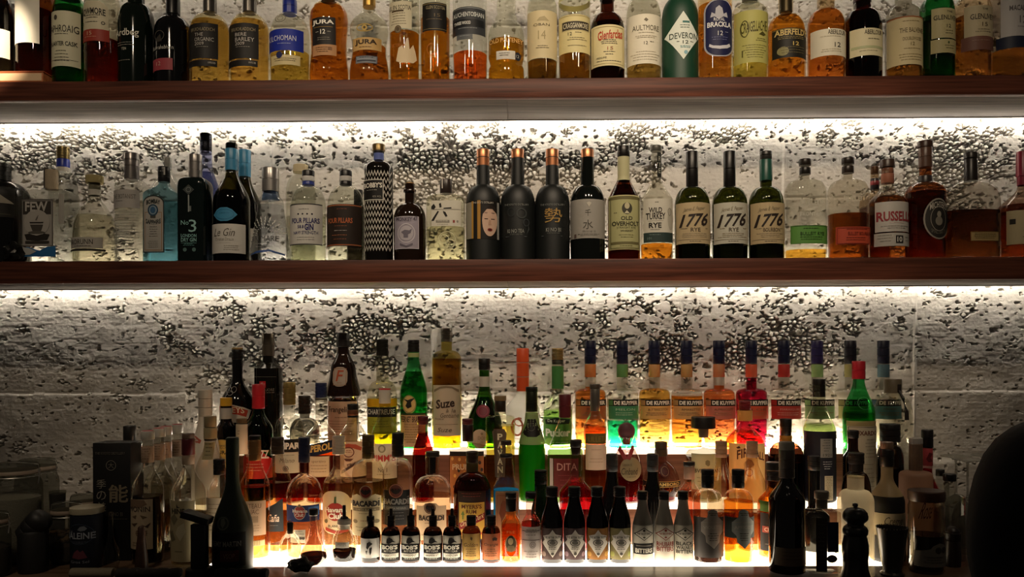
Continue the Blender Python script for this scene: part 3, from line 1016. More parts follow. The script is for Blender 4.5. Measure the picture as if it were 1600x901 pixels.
bottle('T', 'clear round-shouldered bottle filled by a faded yellow green label', 1171.5, -22, 54, 24, 9, 22, 'e4e4d0', [('capsule', -22, 3, 24, 'k:5a564a'), ('collar', 5, 10, 30, 'g:d8d8c8')],
       [lab(27, 107, 1145, 1197, 'b9b568', [t('CRAIGELLACHIE', 44, 60, 1152, 1192, '4e4a1e', .01, rot=.12), ring(1157, 55, 6, 13, 1.4, '5a562a'), p([(1178, 64), (1184, 59), (1190, 63), (1186, 66)], '4e4a1e'), ln(70, 76, 1172, 1192, 2, '6a6634'), ln(80, 102, 1153, 1192, 6, '8a864a'), r(1153, 1155, 88, 98, '6a6634')])], liq='d8c050', lvl=90)
bottle('T', 'stout amber bottle with black and gold label below a dark capsule', 1228, -25, 58, 22, 24, 55, 'ecd4a4', [('capsule', -25, 21, 20, 'k:2c2a26', 1)],
       [lab(55, 100, 1202, 1256, '1d1a12', [r(1202, 1256, 56, 57, '8a7430'), t('ABERFELDY', 57, 66, 1204, 1255, 'c8b070', .03), ln(68, 73, 1206, 1250, 2, '8a7c50'), t('12', 76, 82, 1229, 1239, 'c0a860', .02), ln(84, 96, 1208, 1252, 3, '6a6040'), e(1215, 90, 8, 7, '8a8458', 1)])], liq='e09c34', lvl=30)
bottle('T', 'round-shouldered orange amber bottle with white label, left of the ruby twin', 1290.5, -35, 57, 26, 17, 45, 'ecd0a8', [('cap', -35, -8, 27, 'k:3a1c14'), ('neck_glass', -2, 15, 27, 'g:e0ddd0')],
       [lab(56, 97, 1263, 1318, 'd8d2bc', [t('ABERLOUR', 58, 65, 1283, 1312, '4a4436', .01, arc=-160), ln(67, 69, 1272, 1304, 1, 'b0a88e'), t('12', 77, 84, 1293, 1303, K), ln(87, 93, 1266, 1312, 2, 'b0a88e')])], liq='d68a38', lvl=20)
bottle('T', 'round-shouldered dark ruby bottle with cream label, right of the orange twin', 1347.5, -35, 57, 26, 17, 45, '3c0c08', [('cap', -35, 5, 27, 'k:3a0e10'), ('neck_glass', 6, 16, 27, 'g:c8b8b0')],
       [lab(55, 97, 1322, 1373, 'd5cca6', [t('ABERLOUR', 58, 65, 1339, 1368, '4a4436', .01, arc=-160), ln(71, 74, 1343, 1364, 1, G), r(1323, 1372, 82, 86, 'b0b48a', 1), ln(89, 93, 1326, 1366, 1, 'a8a080')])], liq='3a0804', lvl=24)
bottle('T', 'clear bottle with a large cream label edged in copper at the top', 1411.5, -40, 54, 25, 10, 38, 'b4b0a0', [('cap', -40, -14, 27, 'k:3a2c20')],
       [lab(38, 110, 1384, 1439, 'd3c498', [r(1384, 1439, 36, 38, 'a0623a'), t('THE BALVENIE', 54, 61, 1395, 1432, '5a4c34'), ln(43, 47, 1392, 1432, 1, '9a8a60'), t('DOUBLEWOOD', 68, 73, 1399, 1428, '7a6a48'), t('12', 76, 81, 1410, 1416, '6a5a3c'), ln(85, 88, 1398, 1428, 1, '9a8a60'), ln(94, 106, 1390, 1434, 3, '9a8a60')])], liq='b8742c', lvl=107)
bottle('T', 'dark green glass bottle with two cream labels, one above the other', 1464, -38, 50.5, 24, -4, 22, '1a6a2a', [('cap', -38, -12, 26, 'k:12321c')],
       [lab(23, 69, 1446, 1487, 'b6ac80', [t('THE', 27, 30, 1466, 1476, G), t('GLENLIVET', 34, 41, 1448, 1486, '3a3626', .01), t('12', 48, 53, 1466, 1473, '3a3626'), ln(57, 65, 1460, 1482, 2, '7a7250')]), lab(71, 92, 1445, 1486, 'b2a87a', [ln(80, 88, 1462, 1480, 2, '7a7250'), e(1469, 76, 1.5, 2, '4a5a34')], name='lower_label')], liq='2a5a14', lvl=30)
bottle('T', 'amber bottle with one cream label above a brown paper band', 1519, -38, 55, 24, -4, 20, 'd4b890', [('cap', -38, -12, 26, 'k:2a1a14')],
       [lab(20, 67, 1497, 1542, 'b4a888', [t('THE', 24, 27, 1519, 1529, G), t('GLENLIVET', 33, 41, 1503, 1541, '3a3428', .01), t('15', 46, 52, 1519, 1528, '4a3c28'), ln(56, 63, 1508, 1536, 2, '7a7058')]), lab(67, 88, 1494, 1544, '6e4a3e', [ln(73, 78, 1500, 1536, 1, '9a7868')], name='band_label')], liq='b8803c', lvl=30)
bottle('T', 'rightmost bottle on the upper shelf, pale grey label over a navy band', 1575, -42, 56, 25, -24, -8, 'b0a08a', [('cap', -42, -26, 27, 'k:20222c')],
       [lab(-2, 67, 1553, 1602, 'b9b6b4', [p([(1576, 8), (1580, 4), (1585, 4), (1590, 9)], '6a6668'), t('MACALLAN', 20, 28, 1562, 1598, '5a5658', .01), t('12', 36, 47, 1576, 1587, '6a6668'), ln(52, 58, 1570, 1594, 1, '8a8688')]), lab(67, 85, 1549, 1602, '1e2438', [], name='band_label')], liq='a86c28', lvl=84)
# ------------------------------------------------------------------ lower shelf: gins on the left, rye and bourbon on the right
M_ = 'M'
bottle('M', 'leftmost bottle on the lower shelf, black and wide with a pale triangular label corner', 1, 257, 80, 28, 284, 312, 'd:0d0d0b', [('cap', 257, 283, 30, 'k:141412', 3)],
       [lab(298, 345, -34, 37, '1d1c18', [p([(4, 300), (14, 303), (35, 321), (37, 324), (19, 324), (14, 311)], '9a9484'), r(-30, 34, 340, 341, '4a4636')]), lab(350, 395, -30, 30, None, [ring(7, 358, 4, 9, 1.2, '9a8a58'), ln(372, 390, -14, 20, 3, '6a5f3c')], 'none', 'print')], sh='r', sq=2.4, Y=.075)
rng = random.Random(3)
bm = bmesh.new()
bmesh.ops.create_icosphere(bm, subdivisions=3, radius=1)
for v in bm.verts:
    k = 1 + .22 * math.sin(5 * v.co.x + 2) * math.cos(6 * v.co.z) + .12 * math.sin(11 * v.co.y + 3 * v.co.z)
    v.co = Vector((v.co.x * .030 * k, v.co.y * .017 * k, max(-.023, v.co.z * .028 * k)))
me = bpy.data.meshes.new('crumpled_foil_bag')
bm.to_mesh(me)
bm.free()
me.materials.append(pbr('black_foil', '15140f', .3, .3))
o = link('foil_bag', me, loc=(at(24, 392, .022).x, .019 + .0015, Z2T + .0235))
tag(o, 'small crumpled black foil bag at the foot of the leftmost black bottle', 'bag')
bottle('M', 'flat square clear bottle with a framed grey coffee cup label', 81, 264, 70, 19, 297, 310, 'd6d6d0', [('stopper', 266, 297, 19, 'w:a89a82')],
       [lab(264, 298, 72, 80, '4a4642', [], name='stopper_strip'), lab(316, 388, 46, 97, 'a5a19a', [fr(46, 97, 316, 388, 1.6, '6a6560'), r(50, 94, 319, 339, '3c3833', 1), t('FEW', 320, 335, 54, 89, 'b8b4ac', .03, arc=-300), e(72, 352, 20, 20, 'aeaaa2', 2), p([(61, 351), (83, 351), (82, 353), (62, 353)], '2c2824', 3), p([(62, 355), (82, 355), (79, 365), (66, 365)], '4a4640', 3), e(72, 367, 13, 2.2, '5a564e', 3), p([(70, 348), (72, 344), (75, 340), (74, 345), (72, 349)], '6a665e', 3), p([(53, 370), (60, 369), (72, 372), (84, 369), (92, 370), (88, 378), (72, 379), (56, 378)], '2c2824', 3), r(54, 91, 380, 384, '3a3630', 2)]),
        lab(388, 404, 46, 101, '2f6ea6', [p([(46, 389), (60, 391), (72, 396), (62, 401), (47, 402)], 'b8bcb8')], [(46, 391), (58, 389), (76, 395), (88, 389), (101, 388), (101, 404), (46, 404)], 'torn_blue_tape'),
        lab(308, 354, 106.5, 113.5, 'a8a59c', [], name='side_label')],
       sq=7, dr=.66, sh='h')
bottle('N', 'clear round-shouldered bottle behind, gold and blue banded screw cap', 99, 230, 42, 18, 268, 302, 'cfd0c8', [('cap', 230, 249, 19, 'm:8a7a50', 4), ('blue_band', 249, 262, 19, 'k:26389a'), ('neck_label', 262, 269, 19, 'p:c8c4b8')])
bottle('M', 'bulbous clear bottle with beige cork stopper and low white strip label', 148, 275, 65, 17, 302, 346, 'd2d0c4', [('stopper', 275, 287, 26, 'w:a39668'), ('neck_ring', 287, 297, 17, 'k:8a8468'), ('seal', 297, 306, None, 'p:c9c5b8')],
       [lab(375, 392, 117, 172, 'b9b5aa', [t('CAORUNN', 378, 386, 119, 161, '3a362f'), ln(388, 391, 125, 165, 1, G)]), lab(393, 396, 116, 175, '2a2824', [], name='lower_band')], liq='d8d4be', lvl=338, pf=[(304, 17), (312, 19), (324, 36), (340, 54), (360, 63), (384, 65), (404, 64)])
bottle('M', 'tall clear bottle with grey metal cap and white band label on its shoulder', 206, 240, 50, 21, 282, 302, 'd8d8d2', [('cap', 240, 281, 22, 'm:8f8a86', 1), ('cap_ring', 249, 252, 22.6, 'm:6a6662')],
       [lab(301, 329, 183, 226, 'bab6b0', [t('THE BOTANIST', 308, 315, 185, 222, '7a7670', .0), ln(318, 321, 190, 206, 1, '8a8680')]), lab(335, 396, 186, 226, None, [ln(335, 396, 186, 226, 14, 'b0aea6')], 'none', 'embossed_lines'), ], sh='h', liq='e0ded0', lvl=316)
bottle('N', 'clear sloping bottle with a small white cap behind the blue square bottle', 262, 246, 50, 13, 264, 300, 'd2d4d0', [('cap', 246, 264, 11, 'k:b4b2ac', 1)], sh='s')
bottle('M', 'square pale blue bottle with an arched white portrait label', 256.5, 261, 51, 16, 286, 308, '86b4c2', [('cap', 261, 285, 18, 'k:1a1a1c', 2)],
       [lab(263, 275, 254, 262, 'b8b6b0', [], name='cap_label'), lab(310, 398, 235, 268, '26302f', [], 'arch', 'label_border'), lab(312, 396.5, 236.5, 266.5, 'b3b0a8', [fr(238.5, 264.5, 336, 394.5, .7, 'a07848', 1), t('BOMBAY', 316, 323, 241, 262, '26302f', .03, arc=26), e(251, 333, 8, 9, '8aa0b0', 1), ring(251, 333, 8, 9, 2, '2c4a60'), e(251, 333, 4, 5, '3c6488', 3), r(247, 255, 341, 345, '4a4a44', 2), t('SAPPHIRE', 348, 355, 240, 263, '26302f', .02, arc=-34), ln(358, 376, 243, 260, 5, '7a7870'), ln(380, 392, 241, 262, 4, '8a8880')], 'arch')],
       sq=6, sh='s', liq='a8ccd4', lvl=318)
bottle('M', 'dark green black square bottle with silver capsule, key emblem and teal lettering', 305.5, 242, 45, 18, 278, 300, 'd:0b1614', [('capsule', 242, 279, 20, 'm:9a9692', 2)],
       [lab(300, 398, 284, 328, None, [p([(304, 293), (313, 301), (304, 309), (295, 301)], '3c4442'), ring(304, 301, 4, 4, 1, '7a8280', 3), r(303, 305, 309, 335, '9aa29e'), r(305, 308, 326, 334, '6a7270'), t('No', 348, 355, 292, 304, '8ab8b4'), t('3', 347, 366, 304, 316, '9ac4c0'), t('LONDON', 369, 374, 292, 316, '8ab8b4', .02), t('DRY GIN', 375, 381, 292, 316, '8ab8b4', .02), r(292, 316, 382.5, 383.2, '6a9a96'), ln(384, 388, 293, 315, 2, '5a8a86'), e(298, 393, 3, 3, '5a7a76'), e(312, 393, 3, 3, '5a7a76')], 'none')],
       sq=5, sh='h')
bottle('N', 'pale blue glass bottle with a black cap standing behind the key emblem bottle', 322, 209, 50, 18, 250, 318, '9aa0c8', [('cap', 209, 236, 18, 'k:16151a', 3), ('neck_ring', 237, 241, 17, 'm:8a8890')], sh='s', liq='8a92bc', lvl=270)
bottle('M', 'dark olive bottle with sky blue capsule, blue wax seal and white label', 362, 224, 56, 18, 266, 318, '2e2a08', [('mouth', 224, 234, 17, 'd:10140c', 1), ('capsule', 233, 267, 19.5, 'k:3d86ad', 1)],
       [lab(329, 350, 341, 379, '3d83a8', [ring(360, 339.5, 15, 8, 1, '2f6f92', 1), ln(337, 342, 352, 368, 1, '2f6f92')], [(341, 339.5), (348, 332), (354, 329), (365, 329), (372, 332), (379, 339.5), (372, 347), (365, 350), (354, 350), (348, 347)], 'wax_seal'),
        lab(354, 399, 335, 388, 'c9c6be', [t('Le Gin', 361, 373, 344, 376, '5a564e', 0, .25), t('Christian Drouin', 375, 380, 345, 374, '8a867c'), r(348, 370, 383, 383.5, 'a8a498'), ln(387, 396, 358, 382, 3, '9a968a')])], sh='s', liq='241f06', lvl=300)
bottle('N', 'dark bottle behind with a plain sky blue capsule and white label edge', 382.5, 235, 50, 18, 276, 326, '2a2608', [('capsule', 235, 277, 19, 'k:3d86ad', 1)], [lab(360, 398, 384, 406, 'bdbab2', [])], sh='s', liq='241f06', lvl=310)
bottle('M', 'clear flared bottle with tall grey metal cap and blue collar', 423, 263, 64, 26, 300, 316, 'd6d8d8', [('cap', 263, 300, 26, 'm:a09c98', 1), ('collar', 300, 313, 27, 'g:4a648c', 0, 25)],
       [lab(340, 396, 392, 453, None, [t('GIN MARE', 372, 381, 395, 442, '3c3a3a', .0), ln(384, 387, 396, 440, 1, '8a8884'), ln(389, 391, 405, 426, 1, '8a8884')] + [p([(420 + 26 * math.cos(a) * k, 372 - 26 * math.sin(a) * k * .95), (420 + 28 * math.cos(a + .1) * k, 372 - 28 * math.sin(a + .1) * k), (420 + 32 * math.cos(a + .04) * k, 372 - 32 * math.sin(a + .04) * k)], 'c8c6c0', 1) for k in (.45, .65, .82, .98) for a in [.15 + j * .26 for j in range(12)]], 'none'),
        lab(392, 402, 393, 453, None, [p([(395, 402), (410, 396), (430, 394), (450, 400), (450, 402), (430, 397), (412, 399)], '33508a', 1)], 'none', 'base_ring')],
       pf=[(301, 24), (308, 30), (314, 38), (330, 42), (360, 51), (385, 59), (398, 63), (404, 62)], liq='d8dadc', lvl=322)
bottle('N', 'clear bottle behind with a pale wooden stopper, left of the navy cap', 470, 258, 46, 17, 272, 308, 'd6d6ca', [('stopper', 258, 270, 23, 'w:c6b896')], liq='d8d8cc', lvl=340)
bottle('M', 'clear bottle with white label printed in navy and blue-white banded cap', 482, 267, 55, 13, 290, 326, 'dadcd0', [('cap', 267, 276, 19, 'k:1c1a1a'), ('white_band', 276, 284, 19.4, 'p:c9c8c4'), ('blue_band', 284, 290, 19, 'k:2c3c8a')],
       [lab(323, 386, 456, 507, 'cfccc4', [r(456, 507, 323, 324.5, '2c2a2c', 1), ln(331, 333, 472, 492, 1, '7a7870'), e(473, 339, 1.3, 1.3, '2a2836'), e(480, 339, 1.3, 1.3, '2a2836'), e(487, 339, 1.3, 1.3, '2a2836'), e(494, 339, 1.3, 1.3, '2a2836'), t('FOUR PILLARS', 345, 353, 462, 504, '2a2860', .02), t('58.8', 356, 361, 472, 482, '2a2860', .02), t('GIN', 354, 364, 483, 496, '2a2860', .04), t('NAVY STRENGTH', 365, 370, 465, 502, '2a2860', .01), ln(374, 381, 468, 500, 2, 'a09c94'), r(456, 507, 384.5, 386, '3a383c', 1)])], liq='dcdec8', lvl=340, sh='r')
bottle('N', 'small dark bottle with black cap between the copper label and the zigzag bottle', 560, 297, 36, 13, 320, 340, '302a20', [('cap', 297, 321, 14, 'k:141210', 2)])
bottle('M', 'clear bottle with dark brown label lettered in copper', 540.5, 267, 57, 14, 290, 326, 'd8dacd', [('cap', 267, 276, 19, 'k:1c1a1a'), ('white_band', 276, 284, 19.4, 'p:c4c2be'), ('lower_band', 284, 290, 19, 'k:1c1a1a')],
       [lab(324, 388, 512, 567, '2b211b', [r(512, 567, 325, 326.5, 'a8643c', 1), ln(331, 333, 530, 550, 1, '7a4a30'), t('FOUR PILLARS', 345, 353, 517, 556, 'b8643a', .02), ln(357, 359, 528, 550, 1, '8a5236'), ln(364, 366, 526, 550, 1, 'a8a098'), ln(371, 373, 520, 552, 1, 'a86a44'), ln(377, 380, 522, 552, 1, '8a5236'), r(512, 567, 385.5, 387, 'a8643c', 1)])], liq='d8d8cc', lvl=340)
zz = []
for j in range(12):
    y = 272 + j * 10.4
    n = 9
    vs, fs = [], []
    for i in range(2 * n + 1):
        x = 570.6 + i * (613.4 - 570.6) / (2 * n)
        yy = y + (7 if i % 2 else 0)
        vs += [(x, yy - 1.9), (x, yy + 1.9)]
    for i in range(2 * n):
        fs.append((2 * i, 2 * i + 1, 2 * i + 3, 2 * i + 2))
    zz.append((vs, fs, 'bdb8ae', 0))
bottle('M', 'tall slim black bottle covered in a white zigzag pattern', 592, 226, 44.5, 15, 253, 267, 'd:100d0b', [('stopper', 226, 237, 20, 'm:7a6844'), ('tax_sticker', 238, 251, None, 'p:5a6aa8'), ('neck_ring', 237, 240, 17, 'd:14100c')],
       [lab(268, 398, 570, 614, None, zz, 'none', 'zigzag_print'), lab(228, 235, 592, 599, '8a92c0', [], name='stopper_sticker'),
        lab(285, 317, 570, 603, '151312', [fr(568, 603, 285, 317, 1.3, 'c8c4ba'), t("BOBBY'S", 290, 298, 571, 601, 'e8e4da', .03), ln(301, 303, 575, 596, 1, 'a8a498'), t('42% VOL', 310, 313, 586, 600, 'a8a498')])])
bottle('M', 'short brown apothecary bottle with cork and lavender grey label', 640.5, 286, 50, 15, 318, 344, 'd:1b0f07', [('cork', 286, 297, 13.5, 'w:b08a5c'), ('lip', 296.5, 301, 20, 'd:1b0f07')],
       [lab(342, 392, 619, 657, '9d96a2', [fr(619, 657, 342, 392, 1, 'c0bac4'), t('MONKEY 47', 344, 350, 622, 655, '4a4450', .01, arc=-70), ring(638, 368, 14, 15, 1.5, 'c4bec4', 1), e(638, 368, 11, 11.5, 'b3adb4', 1), p([(630, 366), (636, 363), (643, 364), (647, 361), (645, 368), (641, 370), (641, 375), (634, 375), (634, 370)], '6a6470', 3), p([(628, 383), (638, 387), (648, 383), (648, 386), (638, 390), (628, 386)], '6a6470', 3)])])
bottle('M', 'six-sided clear bottle with white label and bold black brush strokes', 697, 281, 60, 17, 304, 322, 'dcdcc8', [('cap', 281, 303, 19, 'k:2a211c')],
       [lab(281.5, 296, 691, 700, 'c2beb6', [], name='cap_label'),
        lab(319, 358, 677, 722, 'c9c5b6', [r(677, 722, 332, 333, 'a8a498', 2), p([(677, 328), (681, 324), (684, 329), (681, 333), (677, 332)], '1a1814'), p([(689, 324), (692, 323), (693, 329), (690, 330)], '1a1814'), p([(696, 330.5), (708, 329.5), (708, 331.5), (696, 332)], '1a1814'), p([(687, 335), (689, 336), (681, 350), (677, 350), (678, 348)], '1a1814'), p([(695, 335), (699, 337), (702, 343), (699, 344), (696, 339)], '1a1814'), r(684, 705, 349, 353, '8a867a'), ln(350, 352.5, 685, 704, 1, 'c8c4b6'), r(710, 713, 349, 353, '8a3a34'), e(717, 351, 1.5, 2, '8a867a'), ln(355, 357.5, 684, 706, 1, 'a8a498')]),
        lab(362, 398, 682, 720, None, [ring(701, 380, 14, 14, 1, 'c8c4a4', 1), ring(697, 378, 7, 7, .8, 'c8c4a4', 1), ring(706, 384, 7, 6, .8, 'c8c4a4', 1)], 'none', 'embossing')], sq=3.4, sh='h', liq='dcd8b8', lvl=358)
KN = [('copper_capsule', 234, 260, 20, 'm:c08058', 1)]
def kinobi(cx, lb, labs, y1=260, gl='dm:0e1211', cap='m:c08058'):
    bottle('M', lb, cx, 234, 54, 21, 290, 322, gl, [('copper_capsule', 234, y1, 20, cap, 1 if y1 > 250 else 0)], labs, yt=236, nw2=19, sh='r')
kinobi(755, 'matte black bottle with copper cap and a pale mask face on its wrap label',
       [lab(318, 377, 729, 780, '191613', [r(729, 738, 320, 376, '8f8a7c', 1), r(738, 741, 319, 376, 'b0863c', 1), r(747, 752, 318, 377, 'a87c34', 1), t('THE KYOTO DISTILLERY', 320, 323, 740, 772, 'b8b4a8'), r(777, 780, 320, 377, '9a9a94', 1)]),
        lab(325, 373, 754.5, 777.5, 'c8a892', [p([(755, 340), (758, 328), (766, 324), (774, 328), (777, 338), (770, 331), (762, 331)], '241c18'), r(758, 763.5, 346, 347.2, '3a2620'), r(768, 773.5, 346, 347.2, '3a2620'), e(760.5, 337, 2.4, .9, 'a08878', 2), e(771, 337, 2.4, .9, 'a08878', 2), p([(765, 348), (767.5, 348), (768.5, 355.5), (763.8, 355.5)], 'b4917a'), e(766.5, 363, 3.6, 2.3, '7a2c24', 2), e(766.5, 363, 2, .9, '2a100c', 3)], 'oval', 'mask_picture')])
kinobi(809, 'matte black bottle with copper cap and faint grey flower print',
       [lab(320, 376, 786, 832, None, [t('THE KYOTO DISTILLERY', 323, 326, 789, 826, '7c7e7a'), ring(815, 338, 8, 8, 2, '383c3b', 1), ring(822, 352, 5, 6, 1.6, '33373a', 1), ring(799, 336, 6, 7, 1.4, '2c3030', 1), p([(824, 350), (827, 362), (822, 372), (825, 360)], '3c4040'), t('KI NO TEA', 362, 368, 793, 819, '8a8c86', .01), t('KYOTO DRY GIN', 369, 371.5, 797, 816, '6a6c68'), ln(373, 375, 790, 796, 1, '55585a'), ln(373, 375, 818, 824, 1, '55585a')], 'none')], 248)
kinobi(863, 'matte black bottle with copper cap and a gold brush character',
       [lab(320, 376, 840, 886, None, [t('THE KYOTO DISTILLERY', 323, 326, 844, 881, '7c7e7a'), t('勢', 330, 352, 850, 877, 'a8874a', 0), t('KI NO BI', 360, 366, 852, 875, '8a8c86', .01), t('KYOTO DRY GIN', 367, 369.5, 854, 873, '6a6c68'), ring(880, 350, 7, 8, .8, '2a2e2e', 1), ln(372, 374, 845, 850, 1, '55585a'), ln(372, 374, 874, 880, 1, '55585a')], 'none')])
kinobi(918, 'glossy black bottle with copper cap and a plain grey label',
       [lab(316, 376, 891.5, 944, '96928a', [p([(914, 322), (918, 320), (922, 322), (918, 328)], 'b8b2a4'), t('千', 332, 342, 912, 921, '4a463e'), t('水', 348, 362, 909, 924, '4a463e'), t('SEN SUI NO SEI', 364, 367, 908, 928, '7a766e'), ln(369, 373, 900, 936, 2, '7a766e'), r(896, 899, 369, 375, '5a4a44')])], 247, 'd:0c0f0d')
bottle('W', 'brown bottle with black cap, cream neck label and olive cream portrait label', 974.5, 229, 50, 18, 280, 312, '5a2208', [('cap', 229, 246, 19, 'k:15120f', 1), ('neck_label', 246, 283, None, 'p:b8b48c')],
       [lab(309, 393, 950, 998, 'aaa878', [r(950, 998, 312, 316, '6a6440', 1), fr(952, 996, 311, 391, .8, '6a6440'), e(976.5, 330, 8, 9, '3c3a2e', 1), e(976.5, 326, 4, 5, 'b8b08e', 2), p([(972, 338), (976, 333), (981, 338)], 'c0ba9c', 3), ln(336, 338, 956, 962, 1, G), t('OLD', 342, 348, 967, 985, '3c3a28', .02), t('OVERHOLT', 350, 357, 954, 996, '3c3a28', .03, arc=-300), t('STRAIGHT RYE', 358, 361, 961, 990, '4a4830'), t('WHISKEY', 363, 366, 966, 986, '4a4830', .01), ln(370, 377, 964, 988, 2, '7a7850'), r(952, 996, 381, 385, '6a6440', 1), ln(387, 389, 960, 990, 1, '6a6440')])], sh='l', liq='5c2206', lvl=290)
bottle('W', 'clear bottle with black neck strip, white bird label, green band and low orange whiskey', 1025.5, 228, 50, 15, 284, 312, 'd6d4c6', [('stopper', 228, 237, 17, 'k:4a4842'), ],
       [lab(240, 278, 1026, 1033.5, '22241f', [tv('RYE', 246, 274, 1028, 1031.5, 'a8a89a')], name='neck_strip'), lab(315, 367, 1003, 1048, 'c6c2b4', [ln(320, 323, 1018, 1026, 1, G), e(1044, 346, 5, 17, 'aeaa9c', 1), ring(1042, 335, 3, 6, 1, '8a867a'), t('WILD', 329, 337, 1010, 1030, '2e2a24', .02, arc=-60), t('TURKEY', 337, 347, 1006, 1035, '2e2a24', .02), r(1009, 1032, 349, 349.5, '8a867a'), t('RYE', 352, 360, 1010, 1029, '2e2a24', .03), t('WHISKEY', 361.5, 363.5, 1012, 1027, '5a564c')]), lab(367, 382, 1003, 1048, '2b3b37', [ln(370, 373, 1008, 1030, 1, '6a7a74'), t('101', 374, 378, 1008, 1014, '7a8a84')], name='band_label')], sh='l', liq='d0801c', lvl=383, sq=2.3)
for cx, c1, tx, capc, lb, ex in ((1081.5, 'b3a07c', 'RYE', 'k:14110f', 'dark olive bottle with tan label marked with four large numerals, left of the white one', []),
                                 (1140, 'b9b6a6', 'RYE', 'k:14110f', 'dark olive bottle with off-white label marked with four large numerals', []),
                                 (1197, 'b8a47e', 'BOURBON', 'k:2c2a27', 'dark olive bottle with tan numeral label and green neck sleeve', [('neck_sleeve', 250, 283, 19.6, 'k:1d4f42')])):
    bottle('W', lb, cx, 237, 54, 18, 292, 322, '2f3408', [('cap', 237, 250 if ex else 292, 18.5, capc, 1)] + ex,
           [lab(321, 384, cx - 26.5, cx + 26.5, c1, [t('James E. Pepper', 328, 335, cx - 18, cx + 14, '7a6e58', 0, .3, rot=.08), t('1776', 338, 358, cx - 21, cx + 20, '2a211c', .025, .28, rot=.06), t(tx, 360, 366, cx - (8 if tx == 'RYE' else 12), cx + (7 if tx == 'RYE' else 14), '4a3e30', .01), ln(360, 365, cx - 22, cx - 12, 1, '8a7c64'), ln(360, 365, cx + 14, cx + 22, 1, '8a7c64'), ln(368, 376, cx - 23, cx + 22, 3, '9a8c72'), r(cx - 26, cx + 26, 377.5, 378, '8a7c64', 2), ln(380, 383, cx - 10, cx + 8, 1, '6a5e4a')])], liq='20240a', lvl=326)
bottle('W', 'clear flask-shaped bottle with a green label and little whiskey left', 1258, 249, 62, 14, 276, 306, 'd2d0c2', [('cap', 249, 259, 18, 'k:241c16'), ('neck_ring', 262, 273, 17, 'k:1c1814')],
       [lab(356, 384, 1230, 1287, '5f9444', [fr(1230, 1287, 356, 384, .8, '4a7a34'), ln(360, 363, 1246, 1270, 1, '3a5a28'), t('BULLEIT RYE', 366, 371, 1242, 1279, '2e4a20', .01), ln(373, 380, 1236, 1282, 2, '4a7034')]), lab(312, 350, 1238, 1278, None, [t('BULLEIT', 318, 325, 1242, 1275, 'bcb8a8', .01, arc=-80), t('FRONTIER', 336, 342, 1242, 1275, 'bcb8a8')], 'none', 'embossing')], sh='q', liq='d09a34', lvl=392, sq=2.6, dr=.8)
bottle('W', 'clear flask-shaped bottle with a tilted orange red label, half full of amber', 1325, 247, 61, 14, 276, 306, 'd2ccbc', [('cap', 247, 257, 19, 'k:241c16'), ('neck_ring', 260, 271, 18, 'k:2a201a')],
       [lab(358, 385, 1299, 1354, 'b2472e', [fr(1300, 1353, 359, 384, .8, '8a3420'), ln(361, 364, 1312, 1346, 1, '7a2c1a'), t('BULLEIT BOURBON', 366, 371, 1315, 1353, '6a2416', .01), ln(374, 381, 1306, 1348, 2, '8a3826')]), lab(308, 330, 1306, 1344, None, [t('BULLEIT', 312, 319, 1309, 1342, 'bcb4a0', .01, arc=-80)], 'none', 'embossing')], sh='q', liq='8a420e', lvl=336, sq=2.6, dr=.8)
bottle('N', 'bottle behind with a slim brown stopper and black neck, beside the copper neck', 1367, 260, 46, 12, 300, 322, 'c0a888', [('stopper', 260, 272, 11.5, 'k:5a4436'), ('neck_sleeve', 279, 297, 13, 'k:1c1614'), ('red_tag', 283, 290, 13.4, 'k:7a2a2c')], liq='8a4a1a', lvl=326)
bottle('W', 'clear bottle with brown stopper, copper neck and white label in dark red lettering', 1387, 250, 58, 18, 290, 320, 'd4ccbc', [('stopper', 250, 262, 22, 'k:3c2c22'), ('neck_band', 263, 272, 18, 'k:8a5a44'), ('neck_sticker', 272, 287, 19, 'p:96604a')],
       [lab(320, 366, 1361, 1415, 'b5b0a8', [t('RUSSELLS', 335, 350, 1362, 1415, '8a3438', .03), ln(352, 354, 1376, 1400, 1, 'c0a8a0'), ln(357, 363, 1366, 1410, 2, '8a867e')]), lab(368, 388, 1360, 1414, 'aaa69e', [ln(371, 384, 1362, 1382, 3, '8a867e'), r(1386, 1398, 372, 384, '2a2624', 1), t('10', 374, 382, 1388, 1396, 'c8c4ba', .02), ln(374, 384, 1400, 1412, 2, '6a665e')], name='lower_label')], sh='s', liq='96501a', lvl=309)
bottle('W', 'bourbon bottle with tall brown stopper and a large oval grey black badge', 1446, 221, 59, 18, 285, 304, '8a4a22', [('stopper', 221, 231, 23, 'k:3a241a'), ('capsule', 231, 262, 20, 'k:5a4032', 1), ('neck_band', 275, 286, 20, 'k:2a2220')],
       [lab(315, 378, 1430, 1474, '8a8478', [], 'oval', 'badge_border'), lab(317.5, 375.5, 1432, 1472, '26231f', [ring(1452, 346.5, 13, 19, .8, '8a8478', 1), t("MICHTER'S", 320, 330, 1438, 1466, 'aaa498', .02, arc=26), e(1452, 350, 6, 7, '7a7468', 1), e(1452, 340, 3.5, 5, '8a8478', 2), t('SMALL BATCH', 364, 370, 1440, 1464, '6a6458', 0, arc=-26)], 'oval', 'badge')], sh='r', liq='5a2208', lvl=302)
bottle('W', 'wide amber flask bottle with dark stopper and one small cream label', 1517, 239, 83, 19, 283, 316, 'c4beb2', [('stopper', 239, 248, 20, 'k:2a2420'), ('neck_sleeve', 249, 283, 19.4, 'k:221c18')],
       [lab(250, 264, 1509.5, 1515.5, '7a7256', [], name='neck_tag'), lab(366, 380, 1502, 1546, 'a58e5e', [fr(1502, 1546, 366, 380, .6, '7a683e'), ln(369, 378, 1506, 1542, 3, '6a5a34')])], sh='r', liq='4c2208', lvl=331, sq=2.8, dr=.62)
